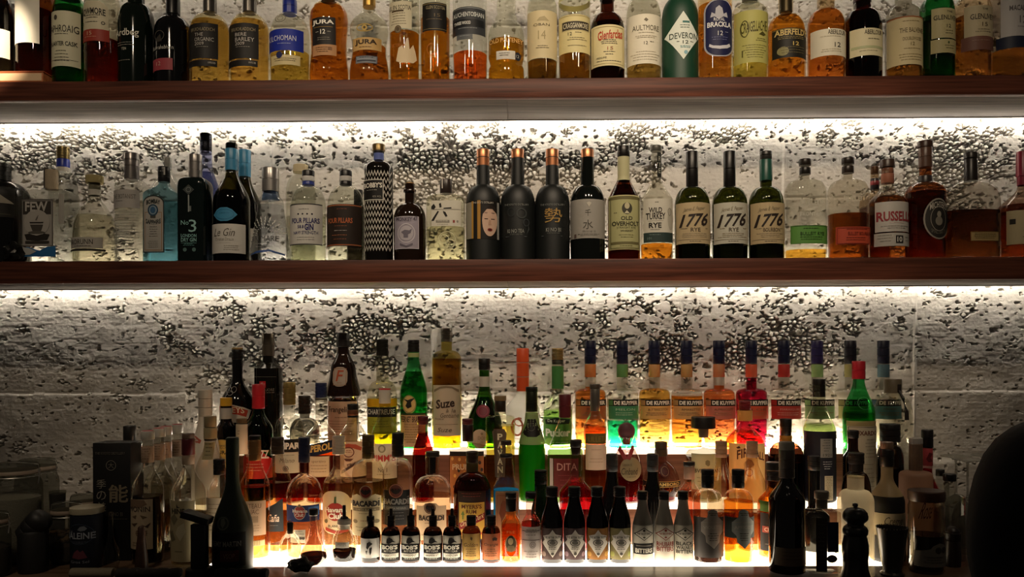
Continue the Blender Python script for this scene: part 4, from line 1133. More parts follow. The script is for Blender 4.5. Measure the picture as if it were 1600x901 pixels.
bottle('W', 'rightmost bottle on the lower shelf with red wax-dipped neck', 1598, 237, 70, 15, 292, 330, 'b89a84', [('wax_cap', 237, 276, 19, 'k:8a1c34', 0, 17), ('wax_drips', 276, 290, None, 'k:8a1c34')],
       [lab(333, 385, 1564, 1630, 'b9ab86', [t("Maker's", 340, 348, 1585, 1622, '3a3026', .01), r(1566, 1572, 346, 354, '2a2620'), t('Mark', 351, 359, 1586, 1612, '7a806a'), ln(364, 378, 1580, 1622, 3, '7a6e54')])], sh='s', liq='6a2a0c', lvl=322, sq=3, dr=.8)
# ------------------------------------------------------------------ top step of the back bar: liqueurs
bottle('A', 'black bottle with long sloping neck and a curved red and cream banner label', 371, 543, 52, 16, 588, 632, 'd:0c0a09', [('gold_rim', 543, 546, 17, 'm:a89060'), ('capsule', 546, 562, 17, 'k:100e0d', 2)],
       [lab(602, 618, 357, 376, None, [ring(363, 608, 4.5, 5, .8, '8a8680'), ring(371, 608, 4.5, 5, .8, '8a8680'), ring(366, 613, 5, 4, .8, '8a8680')], 'none', 'emblem'),
        lab(630, 654, 347, 396, 'b8aFa0', [p([(347, 634), (358, 632), (370, 632), (384, 636), (393, 640), (391, 650), (380, 646), (368, 644), (350, 645)], 'a83a26', 1), t('BAILEYS', 634, 643, 350, 389, 'd8c8a8', .02, arc=120)], [(347, 631), (360, 630), (374, 631), (388, 635), (396, 640), (393, 653), (380, 658), (362, 659), (347, 656)])], sh='s')
bottle('A', 'square-shouldered black bottle with grey capsule and small red square mark', 419.5, 521, 43, 17, 566, 575, 'd:121008', [('capsule', 521, 556, 19, 'm:6f6658', 1)],
       [lab(570, 640, 400, 439, None, [r(412, 422, 595, 605, 'b8202c'), t('illy', 597, 603, 413, 421, 'e8d8d0', 0, .2), r(402, 436, 588, 588.5, '6a6458'), t('LIQUORE', 606, 611, 414, 434, '7a766a'), ln(612, 615, 414, 434, 1, '6a665a')], 'none')], sh='l')
bottle('A', 'robed monk-shaped dark brown bottle with cream waist label', 536.5, 520, 55, 18, 552, 600, 'd:1c0e07', [('cap', 520, 542, 21, 'k:15120f', 1, 19)],
       [lab(573, 603, 524, 547, 'a8998a', [fr(525.5, 545.5, 575, 601, .6, '8a5a3c'), t('F', 578, 595, 531, 540, 'a84a2a', .01, .2), ln(597, 599, 530, 542, 1, '9a6a50')], 'round', 'emblem'),
        lab(626, 690, 515, 559, 'c2a184', [t('Frangelico', 634, 645, 517, 556, '3a2a20', .01), ln(650, 652, 528, 552, 1, '7a6450'), r(515, 559, 656, 656.6, '8a6a50'), ln(660, 680, 518, 556, 5, '8a7058')])],
       pf=[(545, 17), (552, 19), (560, 26), (570, 36), (590, 43), (610, 52), (617, 54), (621, 48), (625, 45), (650, 47), (690, 48), (701, 48)], yt=524)
bottle('A', 'clear bottle of yellow liqueur with a dark banded label, left of the green bottle', 597.5, 530, 47, 19, 594, 622, 'd4d2c0', [('cap', 530, 556, 18, 'k:16140f', 3)],
       [lab(622, 634, 575, 621, 'c89a14', []), lab(635, 650, 576, 620, '1c1e22', [t('CHARTREUSE', 638, 646, 577, 619, 'd4d0c4', .01)], name='name_band'), lab(650, 676, 576, 620, '9a9a30', [ln(656, 668, 582, 614, 3, '6a6a1c')], name='lower_label')], sh='r', liq='c8bc28', lvl=622)
bottle('A', 'green sloping bottle with a round bird picture above its cream label', 646.5, 531, 42.5, 17, 556, 616, '40b060', [('cap', 531, 550, 18, 'k:16140f', 2), ('neck_ring', 551, 558, 18, 'p:8a9060')],
       [lab(616, 645, 631, 653, 'c8aa68', [p([(633, 622), (640, 624), (645, 622), (652, 620), (645, 627), (646, 634), (640, 637), (636, 633), (639, 627)], '26241c'), ring(642, 630, 11, 14, 1.5, '8a7a48', 1)], 'oval', 'picture_label'),
        lab(645, 696, 628, 666, 'c09a70', [r(628, 666, 644, 647, '2a3a1c'), t('FERNET BRANCA', 649, 658, 629, 665, '2c2018', .01), ln(661, 692, 631, 662, 8, '7a5c3c')])], sh='s', liq='38b058', lvl=580)
bottle('A', 'tall olive amber bottle with grey screw cap and big cream script label', 698, 513, 46, 17, 547, 562, 'c0ac50', [('cap', 513, 534, 18, 'm:8a8478', 3)],
       [lab(601, 679, 678, 720, 'b3a58e', [p([(680, 612), (690, 606), (699, 605), (708, 606), (718, 612), (718, 608), (708, 603), (699, 602), (690, 603), (680, 608)], '7a6a54'), t('Suze', 622, 636, 683, 712, '3a2c24', .03, rot=.12), t('à la', 637, 643, 699, 714, '6a5a48', 0, .2), t('Gentiane', 644, 651, 690, 718, '6a5a48', 0, .2), t('liqueur', 651, 655, 682, 696, '6a5a48'), r(681, 717, 661, 661.6, '7a6a54'), t('Suze', 666, 673, 686, 708, '6a5a48', 0, .3)]),
        lab(686, 696, 682, 716, None, [t('SUZE', 690, 694, 687, 712, 'e0a030', .02)], 'none', 'embossing')], sh='r', liq='c49018', lvl=560)
bottle('A', 'dark green long-necked bottle with black capsule, slanted white band and red wax seal', 757, 560, 56, 16, 600, 668, '2a5a14', [('capsule', 560, 578, 18, 'k:14120f', 1), ('white_band', 588, 604, None, 'p:a8a49a')],
       [lab(631, 651, 745, 766, '6a1c2a', [ring(755.5, 641, 8, 8, 1.2, '8a3040')], 'oval', 'wax_seal'), lab(668, 697, 738, 764, 'b8a890', [e(754, 675, 2, 2, '8a7a60', 2), t('DOM', 679, 684, 748, 762, '8a7a60')], 'oval')], sh='s', liq='2c5a10', lvl=620)
bottle('A', 'frosted white bottle with a tall bright orange capsule', 817, 544, 52, 19, 612, 640, 'F:c8c6c0', [('capsule', 544, 611, 19.5, 'k:c04a22', 2)],
       [lab(646, 700, 800, 840, None, [ring(808, 665, 10, 14, 3, 'b06048'), t('C', 650, 664, 803, 815, 'b06048'), ln(676, 694, 800, 822, 3, 'b08a7a')], 'none', 'print')], sh='s')
bottle('A', 'clear bottle with gold cap, green fruit neck label and pale green liqueur', 871.5, 544, 46, 18, 608, 640, 'd0d8c4', [('cap', 544, 562, 18, 'm:b09460', 3), ('black_band', 562, 569, 18, 'k:14120f'), ('neck_label', 572, 607, None, 'p:3a7038')],
       [lab(650, 692, 849, 892, '5c9440', [p([(851, 654), (868, 651), (890, 654), (888, 661), (852, 661)], '16241a', 1), t('De Kuyper', 653.5, 659.5, 855, 882, 'd8d8c8', .01, arc=-200), t('Pucker', 668, 680, 852, 890, 'f0f0e0', .05), e(858, 688, 7, 6, '8ab850', 1), e(880, 686, 6, 6, '78a844', 1)])], sh='s', liq='a4d470', lvl=640)
# ten of one kind: square-shouldered, navy cap, black name strip
def dek(cx, lb, nk, lc, liq, lvl, tx='', capc='10132c', dark_top=True, x1=None, nc=None):
    X0, X1 = cx - 23, cx + 23.5
    bottle('A', lb, cx, 531.5, 49, 17.5, 606, 622, 'd8d4c8', [('cap', 532, 568, 18, 'k:' + capc, 2), ('neck_label', 569, 589, 17.8, 'p:' + nk)],
           [lab(623, 633, X0, X1, '15120f', [r(X0, X0 + 6, 624, 632, nk, 1), t('DE KUYPER', 625, 631.2, cx - 15.5, cx + 21.5, 'd8d0c0', .05)], name='name_strip'),
            lab(633, 653, X0, X1, lc, [t(tx, 636.5, 640, cx - 13, cx + 17, nc or '6a4a30') if tx else ln(637, 640, cx - 12, cx + 12, 1, '6a5040'), ln(643, 649, cx - 18, cx + 18, 2, nc or '8a6a4a')]),
            lab(660, 682, X0 + 6, X1 - 8, None, [ln(660, 684, cx - 15, cx + 12, 4, lc)], 'none', 'embossing')], sh='h', liq=liq, lvl=lvl, yt=534)
dek(922.5, 'square-shouldered bottle of orange liqueur, leftmost of the row with navy caps', 'b06a38', 'b0623a', 'e88a38', 604, '', x1=0)
dek(972.5, 'square-shouldered bottle of bright emerald green liqueur with navy cap', '4f7c46', '3c7c54', '12b070', 656, 'MELON', nc='a8c0a0')
dek(1022.5, 'square-shouldered bottle of pale yellow liqueur with navy cap', 'a87c4c', 'c89a58', 'f0c058', 606, 'BUTTERSCOTCH')
dek(1073, 'square-shouldered bottle of amber gold liqueur with navy cap and tan label', 'a4804e', 'c0925a', 'ea9430', 618, 'AMARETTO')
dek(1123.5, 'square-shouldered bottle of peach orange liqueur with pink label and navy cap', 'a8704c', 'b46a58', 'f08848', 602, 'APRICOT')
dek(1174, 'square-shouldered bottle of crimson red liqueur with orange label and navy cap', 'b04c30', 'b84a2c', 'b81438', 590, 'SLOE')
dek(1225, 'square-shouldered bottle of clear liqueur with red label and navy cap', '9a2c26', 'b03c32', None, 0, 'MARASQUIN', nc='d0988a')
dek(1277, 'square-shouldered bottle with purple navy cap and light green neck label', '7c9c62', '8aa870', None, 0, '', capc='241e48')
dek(1329, 'square-shouldered clear bottle with black cap and yellow green label, behind the red capsule', '8a8454', 'a8a468', None, 0, '', capc='15141c')
dek(1380.5, 'square-shouldered clear bottle with navy cap and blue grey neck label, rightmost of its row', '4a646e', '5a8a8c', None, 0, '', capc='181a2a')
bottle('A', 'dark bottle with brown ribbed cap between the white label and the navy-capped bottle', 476, 618, 46, 15, 652, 676, '4a463c', [('cap', 618, 646, 19, 'k:2e261e', 4)], sh='r')

# ------------------------------------------------------------------ middle step
bottle('B', 'white ceramic bottle with tall white cap and a red ribbon print', 321, 609, 42, 20, 650, 706, 'F:d4cfc6', [('cap', 609, 650, 21, 'k:b8b0a0', 2)],
       [lab(676, 692, 300, 342, None, [p([(303, 678), (312, 680), (322, 686), (320, 691), (310, 688), (302, 687)], 'b05a48', 1), p([(304, 680), (311, 682), (318, 687), (310, 687), (303, 685)], 'c8b8ac'), ring(314, 687, 4, 3, .8, 'b05a48', 3)], 'none', 'print')], sh='s', Y=.056)
bottle('B', 'small dark bottle with yellow cap and pale neck band above a yellow label', 353.5, 621, 28.5, 17, 656, 668, '2a140a', [('cap', 621, 634, 18, 'k:c09020'), ('neck_label', 637, 654, 18, 'p:a8a298')],
       [lab(686, 728, 338, 369, 'c2a04e', [t('ANGOS', 695, 700, 341, 360, '6a5a3a'), t('TURA', 702, 708, 342, 362, '2a2418', .02), ln(712, 724, 341, 366, 3, '6a5a3a'), ring(352, 690, 12, 5, 1, '8a7a50')])], sh='s', liq='2a1008', lvl=672, Y=.1095)
bottle('B', 'slender corked clear bottle with a narrow upright cream label', 378, 654, 21.5, 17, 712, 722, 'd4cfc0', [('cork', 654, 661, 16.5, 'w:6a5238'), ('neck_label', 662, 709, 18, 'p:b8a88e')],
       [lab(672, 700, 372, 379, None, [ln(672, 700, 374, 378, 6, '7a6a58')], 'none', 'print')], sh='r', liq='d4a860', lvl=740, Y=.046)
bottle('B', 'green bottle with a red capsule and red diamond label, left of the gold-capped bottle', 404, 600, 44, 17, 640, 672, '12641e', [('capsule', 600, 638, 19.5, 'k:a81c24', 1)],
       [lab(620, 633, 399, 408, '26221c', [e(403.5, 627, 2.5, 4, '9a9488', 2)], 'oval', 'capsule_badge'), lab(690, 742, 382, 426, 'b02420', [t('RAMAZZ', 700, 713, 392, 424, 'd8ccb8', .03, rot=-.1), ln(722, 736, 390, 420, 3, 'd0a090')], [(404, 690), (427, 716), (427, 745), (382, 745), (382, 716)])], sh='s', liq='0e4a14', lvl=676, Y=.098)
bottle('B', 'clear bottle of red bitter with gold capsule, black banner and white label', 452.5, 597, 46, 17, 648, 680, 'd2d0c4', [('capsule', 597, 632, 19, 'm:a08a52', 3)],
       [lab(684, 704, 433, 473, '1a1613', [t('CAMPARI', 689, 699.5, 429, 474.5, 'd4cec0', .05)], name='name_band'), lab(704, 736, 434, 472, 'b4b09a', [ln(708, 710, 440, 466, 1, '7a7664'), t('Milano', 713, 720, 444, 466, '6a6656', 0, .3), e(453, 729, 4.5, 4.5, '4a4438', 2), ring(453, 729, 3.5, 3.5, .8, 'a8a48e', 3)])], sh='r', liq='c01c14', lvl=690)
bottle('B', 'clear bottle with navy cap, slanted navy banner with gold letters and cream label', 502, 598, 46, 17, 658, 682, 'd2d0c4', [('cap', 598, 621, 18, 'k:1a2040', 3), ('rim', 622, 625, 18.5, 'm:6a6458')],
       [lab(688, 712, 482, 522, '1a1c30', [t('APEROL', 692, 703, 483, 522, 'c8a258', .04, rot=.16)], [(482, 694), (522, 686), (522, 704), (505, 708), (482, 712)], 'name_band'), lab(710, 742, 487, 519, 'c4ac8a', [fr(487, 519, 710, 742, .7, '8a6a48'), t('aperitivo', 716, 721, 492, 514, '7a5c40'), ln(724, 738, 490, 516, 3, '8a6c50')])], sh='s', liq='e0480e', lvl=704)
bottle('B', 'clear bottle with black and copper banded cap and pale red-emblem label', 551.5, 631, 42, 16, 655, 682, 'd6d0c4', [('cap', 631, 640, 17, 'k:16130f'), ('copper_band', 640, 648.5, 17.4, 'm:8a5a40'), ('cap_ring', 648.5, 652, 17, 'k:16130f')],
       [lab(688, 742, 534, 573, 'c4a78c', [p([(537, 694), (548, 691), (560, 692), (568, 697), (567, 702), (556, 698), (544, 698), (537, 700)], 'a84a34', 1), ring(549, 704, 9, 8, 1.5, '6a3a2c'), ln(701, 706, 543, 555, 2, '8a5a44'), p([(541, 714), (557, 714), (552, 718), (545, 718)], '5a3224'), t('TRIPLO', 719, 724, 546, 570, '4a2a1e', .01, rot=.35), p([(537, 733), (572, 713), (572, 716), (537, 738)], '4a3226')])], sh='s', liq='dcd0bc', lvl=690)
bottle('B', 'clear bottle of pale yellow liqueur with white cap and red-lettered label', 601.5, 607, 40, 17, 642, 668, 'd4d4c4', [('cap', 607, 630, 18, 'k:aaa69c'), ('red_rim', 606.5, 609, 18.4, 'k:9a2a24')],
       [lab(691, 745, 583, 621, 'c9bda6', [e(600, 699, 6, 6, '8a8068', 2), e(600, 699, 3.5, 4, 'bcb098', 3), t("PIMM'S", 708, 718.5, 584, 620, 'a83a34', .02), t('No 1', 728, 735, 594, 608, '5a4a38'), ln(738, 742, 588, 616, 1, '8a7c64'), r(583, 589, 689, 695, 'd8b428')])], pf=[(632, 17), (642, 19), (660, 28), (668, 37), (676, 40), (720, 40), (784, 40)], liq='c2c058', lvl=676)
bottle('B', 'slim bottle of red sauce-like liqueur with dark red cap', 661, 650, 36, 13, 664, 690, 'c09088', [('cap', 650, 663, 17, 'k:4a1418', 1)],
       pf=[(663, 15), (676, 16), (690, 24), (706, 33), (740, 35), (784, 35)], yt=652, liq='a01410', lvl=676)
bottle('B', 'square clear bottle with dark red cap and orange patterned label', 731, 654, 57, 16, 690, 702, 'd8d0c4', [('cap', 654, 663, 18, 'k:4a161c', 1), ('neck_sleeve', 663, 689, 17.5, 'k:241412')],
       [lab(702, 782, 705, 757, 'a06030', [r(705, 757, 702, 709, '2a1c14', 1), t('PRUNO', 721, 730, 709, 745, 'd8b890', .03)] + [e(709 + (k * 13) % 46, 713 + (k * 29) % 62, 2.2, 3, ('d8a050', '3a2418', 'c88038')[k % 3], 1, 7) for k in range(34)])], sq=5, sh='h', liq='e09028', lvl=712)
bottle('B', 'square clear bottle of pale gold liqueur with brown cap and upright lettered label', 782, 618, 46, 17, 648, 655, 'd8d4b8', [('cap', 618, 626, 19, 'k:6a5638'), ('neck_sleeve', 626, 643, 17.5, 'k:241c14')],
       [lab(668, 742, 772, 792, '5c4a38', [p([(772, 668), (777, 668), (777, 742), (774, 742)], '4a3a2a', 1), tv('PAVAN', 675, 738, 778, 786, 'd0c4a0', .03)], [(770, 672), (774, 668), (788, 668), (792, 674), (789, 742), (776, 742)])], sq=5, sh='h', liq='c8b048', lvl=664)
bottle('B', 'frosted pale green bottle half full of vivid green liqueur with black cap', 831, 604, 46, 17, 646, 690, 'ccdcae', [('cap', 604, 612, 18.5, 'k:15130f'), ('capsule', 612, 643, 18, 'k:181613', 1, 17), ('frosted_shoulder', 645, 693, None, 'F:b0c48c')],
       [lab(654, 681, 817, 846, '16140f', [ring(830, 666, 6, 6, .7, '5a584e')], [(824, 654), (837, 654), (840, 664), (847, 676), (838, 681), (824, 681), (816, 676), (822, 664)], 'neck_label')], pf=[(643, 19), (656, 21), (675, 31), (692, 40), (710, 43), (750, 41), (784, 40)], yt=608, liq='F:1ca41c', lvl=693)
bottle('B', 'conical clear bottle with dark red capsule and dark red square label', 883, 616, 56, 17, 653, 704, 'd4d8cc', [('capsule', 616, 652, 19, 'k:4c181a', 1)],
       [lab(713, 772, 864, 902, '5a1c16', [t('DITA', 720, 731, 869, 900, 'b08878', .01), ln(738, 760, 870, 898, 3, '7a3a30')]), lab(713, 772, 858, 863, 'a8988c', [], name='silver_strip')], sh='l', liq='b4e488', lvl=690, sq=3)
bottle('B', 'narrow bottle of pink orange aperitif with grey capsule and olive and cream labels', 930, 600, 36, 14, 642, 668, 'd8cebc', [('stopper', 600, 608, 16, 'k:3a3228'), ('capsule', 608, 642, 15, 'm:6a645c')],
       [lab(676, 692, 914, 946, '5c5024', [t('LILLET', 680, 688, 918, 943, '7a6c34')], name='upper_label'), lab(692, 732, 914, 946, 'c4b096', [ln(700, 703, 920, 940, 1, '9a8a70'), ln(714, 724, 919, 941, 2, '9a8a70')])], sh='s', liq='d8824a', lvl=666)
o, B = bottle('B', 'round decanter of red liqueur with maroon ball stopper, red ribbon and oval hang tag', 979, 668, 52, 17, 696, 740, 'd0b8b0', [],
       [lab(712, 748, 966, 1000, '8a7c5a', [t('Liquore di', 721, 726, 970, 984, '4a3a28'), t('Cinband', 728, 738, 968, 993, '3a2c20', 0, .15), ln(741, 743, 976, 990, 1, '5a4a34')], 'oval', 'hang_tag'),
        lab(694, 716, 960, 994, None, [p([(962, 697), (968, 695), (978, 714), (972, 716)], '8a2a28', 1), p([(992, 696), (986, 695), (976, 714), (982, 716)], '8a2a28', 1)], 'none', 'ribbon')],
       pf=[(682, 24), (686, 20), (692, 17), (698, 22), (712, 37), (728, 48), (745, 52), (765, 50), (780, 45), (785, 43)], Y=.071, yt=680, liq='a00c1c', lvl=742)
bm = bmesh.new()
bmesh.ops.create_uvsphere(bm, u_segments=24, v_segments=14, radius=13.4 / B.s)
for v in bm.verts: v.co.z += B.z(673)
me = bpy.data.meshes.new('ball_stopper')
bm.to_mesh(me)
bm.free()
me.materials.append(pbr('maroon_ball', '4a2226', .7))
me.polygons.foreach_set('use_smooth', [True] * len(me.polygons))
MB().add(lathe([(B.z(694), B.w(6)), (B.z(684), B.w(6))]), 'w:8a6a50').build('stopper_cork', link('ball_stopper', me, o))
bottle('B', 'spherical bottle of dark red liqueur with dark cap and a gold lettered black belt', 1033, 690, 60, 16, 712, 724, 'd0b8b0', [('cap', 690, 712, 20, 'k:3a3020', 1)],
       [lab(724, 742, 1027, 1043, '4a1c18', [ring(1035, 733, 6, 7, .8, '8a6a4a')], 'oval', 'seal'), lab(748, 757, 1004, 1062, '1c1410', [r(1005, 1061, 748, 749, 'a88a4a'), r(1005, 1061, 756, 757, 'a88a4a'), t('CHAMBORD', 750, 755, 1013, 1058, 'b09a5a', .03)], name='belt_label')],
       pf=[(712, 16), (720, 18), (724, 28), (730, 41), (740, 52), (752, 57), (764, 54), (774, 44), (781, 30), (785, 32)], Y=.083, liq='8a1418', lvl=757)
bottle('B', 'clear bottle with wide black T stopper and pale green label', 1099, 651, 54, 15, 692, 708, 'dcd8c8', [('stopper', 651, 669, 37, 'k:15120f'), ('neck_ring', 669, 683, 16, 'k:6a6454')],
       [lab(706, 776, 1077, 1124, 'a09c74', [p([(1096, 722), (1096, 717), (1099, 715), (1103, 717), (1103, 723), (1100, 725)], '6a6444'), t('BVLGARIAN', 729, 735, 1080, 1120, '4a4630', .02), ln(742, 770, 1082, 1116, 5, '7a7650')])], sh='s', liq='d8cca8', lvl=712, Y=.085)
bottle('B', 'reddish bottle with dark red cap, gold neck band and cream label with burnt lettering', 1164, 626, 60, 17, 658, 692, 'e0c4b0', [('cap', 626, 640, 18, 'k:5a1418', 2), ('gold_band', 641, 657, 23, 'p:b07a3a')],
       [lab(690, 778, 1136, 1191, 'd0a464', [p([(1144, 696), (1148, 694), (1150, 697), (1146, 698)], '3a1c14'), t('FIRE', 697, 711, 1145, 1166, '4a2018', .02, rot=.35), t('BALL', 702, 714, 1168, 1188, '4a2018', .02, rot=-.3), e(1162, 722, 8, 7, 'b88a50', 2), p([(1156, 718), (1160, 713), (1166, 715), (1170, 722), (1164, 727), (1158, 726)], '8a5a30', 3), ring(1162, 734, 6, 6, 1.4, '9a5a2c')])], sh='s', liq='d88040', lvl=672)
bottle('B', 'round dark amber bottle with black capsule and amber band behind the dotted collar', 1228, 654, 54, 17, 690, 716, '3a1a0c', [('capsule', 654, 680, 18, 'k:14110e', 1), ('amber_band', 680, 690, 19, 'p:9a6a20')], sh='r', liq='2a1006', lvl=720)
bottle('B', 'clear bottle with black cap and broad black label carrying a silver plate', 1280, 592, 49, 19, 632, 668, 'd0d4c0', [('cap', 592, 620, 19, 'k:16130f', 2)],
       [lab(672, 782, 1255, 1305, '14121a', [r(1273, 1292, 683, 712, '76726a', 1), ln(685, 705, 1275, 1290, 5, '3a3834'), t('1921', 706, 710, 1277, 1290, '2a2824'), ln(718, 732, 1276, 1292, 4, 'a8a4a0'), r(1279, 1293, 740, 778, 'b8a888', 1), ln(742, 776, 1280, 1292, 14, '8a7a5c')])], sh='l', liq='98b070', lvl=662, Y=.075)
bottle('B', 'green bottle with red capsule and tall beige label with brown lettering', 1342, 564, 48, 17, 592, 648, '30a850', [('capsule', 564, 592, 20, 'k:a01c26', 1)],
       [lab(656, 664, 1319, 1365, '8a7a50', [], name='upper_band'), lab(664, 782, 1319, 1365, 'a89e88', [fr(1320, 1364, 665, 781, .8, '6a5a48'), t('LUXARDO', 671, 678, 1324, 1363, '5a3024', .02), ln(684, 716, 1340, 1362, 6, '7a6e5a'), ln(722, 776, 1324, 1360, 8, '7a6e5a')]), lab(618, 640, 1330, 1354, None, [ring(1342, 629, 10, 10, 1.2, '0c5a24')], 'none', 'embossing')], sh='s', liq='1c9038', lvl=644, Y=.0785)
bottle('B', 'round-shouldered clear bottle with wide brown stopper and hanging black leather tag', 1395.5, 592, 56, 18, 615, 652, 'd8d6c8', [('stopper', 592, 614, 26, 'k:5c5240')],
       [lab(598, 606, 1396, 1405, '1a1511', [], 'oval', 'wax_dot')], sh='r', liq='d0a848', lvl=742, Y=.082, sq=2.3)
o, B = ALL[-1][0], ALL[-1][1]
MB().add(boxv(B.w(1), B.w(6), -B.w(15), -B.w(13), B.z(612), B.z(600), .0005), 'k:1a1511').add(tube([(B.w(3), -B.w(14), B.z(610)), (B.w(5.5), -B.w(22), B.z(622)), (B.w(7), -B.w(29.5), B.z(640)), (B.w(7), -B.w(30.5), B.z(654))], [B.w(2), B.w(2.4), B.w(3), B.w(3.3)], 8), 'k:1a1511').build('leather_tag', o)
# ------------------------------------------------------------------ on the worktop, behind the bitters
bottle('C', 'amber cognac bottle with gold cap and cream chateau label beside the frosted green bottle', 398.5, 680, 46, 18, 718, 762, 'dccdb8', [('black_top', 680, 687, 18, 'k:15120f'), ('cap', 687, 719, 19, 'm:9a7248', 2)],
       [lab(779, 832, 378, 419, 'c2a284', [t('CHATEAU', 783, 790, 381, 414, '7a5c44'), t('LIAC', 792, 799, 396, 411, '7a5c44'), ln(802, 812, 390, 412, 2, '9a7c60'), r(392, 410, 803, 812, 'a08468', 1), ln(816, 828, 384, 414, 3, '9a7c60')]), lab(839, 848, 380, 418, 'c8b080', [r(380, 418, 839, 840, '8a5a34')] + [r(390 + k * 2.4, 390.8 + k * 2.4, 840, 847, '9a7c4c', 2) for k in range(10)], name='lower_band')], sh='s', liq='e89c40', lvl=759, Y=-.115)
bottle('C', 'clear bottle of red amber rum with dark cap and navy house-shaped label', 434, 683, 43, 17, 712, 756, 'd4c4b8', [('cap', 683, 709, 20, 'k:2a2119', 3)],
       [lab(776, 826, 420, 448, '26323a', [t('Caña', 799, 811, 424, 443, 'd0ccc0', .02, .15), ln(816, 818, 425, 442, 1, '6a767a')], [(420, 791), (436, 783), (447, 775), (448, 826), (420, 826)])], sh='s', liq='d8944c', lvl=752, Y=-.038)
bottle('C', 'globe-topped bottle of pale rum with navy cap and blue band bearing a red disc', 475.5, 683, 56, 16, 722, 760, 'dcc8b8', [('cap', 683, 722, 17.5, 'k:161a34', 2)],
       [lab(785, 810, 450, 501, '202c58', [r(488, 501, 788, 802, '2f5a94', 1), e(475, 796, 9.5, 11, 'a8a49c', 1), e(475, 796, 8.5, 10, '9a3a30', 2), t('Havana', 791, 796, 464, 487, 'd8cfc0', .02), t('Club', 797, 802, 468, 482, 'd8cfc0', .02), p([(473, 783), (477, 783), (476, 788), (474, 788)], '8a7a5a', 3)], name='band_label'),
        lab(822, 842, 460, 484, 'd4c8b0', [ln(824, 826, 466, 482, 1, '6a5c48'), t('MAESTRO', 827, 830, 462, 482, '4a4034'), e(472, 835, 2.5, 2, '5a5044', 2), e(476.5, 835, 2.5, 2, '5a5044', 2), e(481, 835, 2.5, 2, '5a5044', 2)], name='lower_label')],
       pf=[(722, 16), (740, 17), (744, 26), (750, 40), (760, 51), (772, 56), (784, 53), (800, 52), (830, 54), (858, 54)], yt=690, liq='ecc89c', lvl=772, Y=-.1)
bottle('C', 'clear rum bottle with ribbed pale cap and cream label bearing a red disc', 529.5, 681, 49, 17, 726, 758, 'dcd2c0', [('cap', 681, 709, 20, 'k:a49a8c', 5)],
       [lab(763, 829, 505, 551, 'cdb994', [p([(528, 772), (531, 772), (531, 782), (527, 782)], '4a5a34'), e(529, 795, 14, 14, '9a3228', 1), t('Havana', 788, 796, 512, 546, 'e4dcc8', .04), t('Club', 797, 806, 518, 542, 'e4dcc8', .04), e(514, 810, 3, 3, '6a6448', 2), e(545, 808, 3, 3, '6a6448', 2), t('BLANCO', 815, 819, 518, 540, '4a4030'), p([(513, 819), (530, 824), (548, 822), (548, 826), (530, 829), (513, 824)], '9a3a2c')], 'round')], sh='s', liq='e0c8a0', lvl=752)
bottle('C', 'clear rum bottle with brown gold cap, cream label and a round bat badge', 575.5, 679, 50, 18, 716, 744, 'dcd4c0', [('cap', 679, 716, 19, 'm:6a5838', 3)],
       [lab(767, 832, 552, 598, 'c8b890', [t('BACARDI', 778, 787, 554, 596, '2c241c', .05), p([(593, 776), (596, 774.5), (596, 776)], '2c241c'), r(555, 596, 789, 794, '7a6a4c', 1), t('CARTA BLANCA', 790, 793, 560, 591, 'c8bc98'), ln(797, 801, 562, 590, 1, '7a6c50'), e(559, 810, 4, 3, '7a6c50', 1), e(592, 810, 4, 3, '7a6c50', 1), ln(808, 814, 566, 586, 1, '8a5a40'), ln(818, 828, 558, 592, 2, '8a7a5c')], [(552, 832), (552, 772), (562, 768), (576, 773), (590, 768), (598, 772), (598, 832)]),
        lab(754, 775, 566, 586, '7a2c22', [ring(576, 764.5, 9.5, 10, 1, 'b09a70', 1), p([(568, 763), (571, 760), (574, 763), (576, 760.5), (578, 763), (581, 760), (584, 763), (581, 767), (576, 769), (571, 767)], '241410')], 'oval', 'bat_badge')], sh='r', liq='dccc9c', lvl=750, Y=-.087)
bottle('C', 'clear rum bottle with black cap, black label and a copper bat badge', 622, 676, 48, 17, 716, 746, 'dcd4c8', [('cap', 676, 713, 19, 'k:17140f', 3)],
       [lab(762, 816, 600, 642, '1e1d1c', [t('BACARDI', 775, 784, 603, 641, '7a7670', .05), p([(638, 773), (641, 771.5), (641, 773)], '7a7670'), r(602, 641, 786, 793, '4a4a48', 1), t('CARTA NEGRA', 788, 791, 607, 637, '8a8880'), ln(796, 810, 606, 638, 3, '5a5854')]), lab(752, 774, 611, 633, '5a2c22', [ring(622, 763, 10.5, 10.5, 1, '9a6a50', 1), p([(614, 762), (617, 759), (620, 762), (622, 759.5), (624, 762), (627, 759), (630, 762), (627, 766), (622, 768), (617, 766)], '1c100c')], 'oval', 'bat_badge')], sh='r', liq='dcc8b0', lvl=790)
bottle('C', 'clear rum bottle with glass-sleeved stopper, cream label and brown bat badge', 676, 705, 58, 17, 742, 768, 'e0d8c8', [('stopper_top', 705, 713, 22, 'k:2a241c'), ('glass_sleeve', 713, 741, 22, 'g:d8d4c8'), ('stopper', 713, 739, 11, 'k:18140f')],
       [lab(781, 838, 653, 699, 'c8a884', [t('BACARDI', 800, 808, 657, 696, '3a2a20', .05), ln(811, 814, 664, 690, 1, '7a5c44'), ln(820, 834, 660, 694, 3, '8a6a50')], [(653, 838), (653, 786), (664, 785), (668, 781), (684, 781), (688, 785), (699, 786), (699, 838)]),
        lab(780, 797, 666, 684, '4a2c20', [ring(675, 788, 8, 8, 1, '8a6a4c', 1), p([(668, 788), (671, 785), (675, 787), (679, 785), (682, 788), (675, 793)], '1c120c')], 'oval', 'bat_badge')], sh='r', liq='dcb490', lvl=772, Y=-.05)
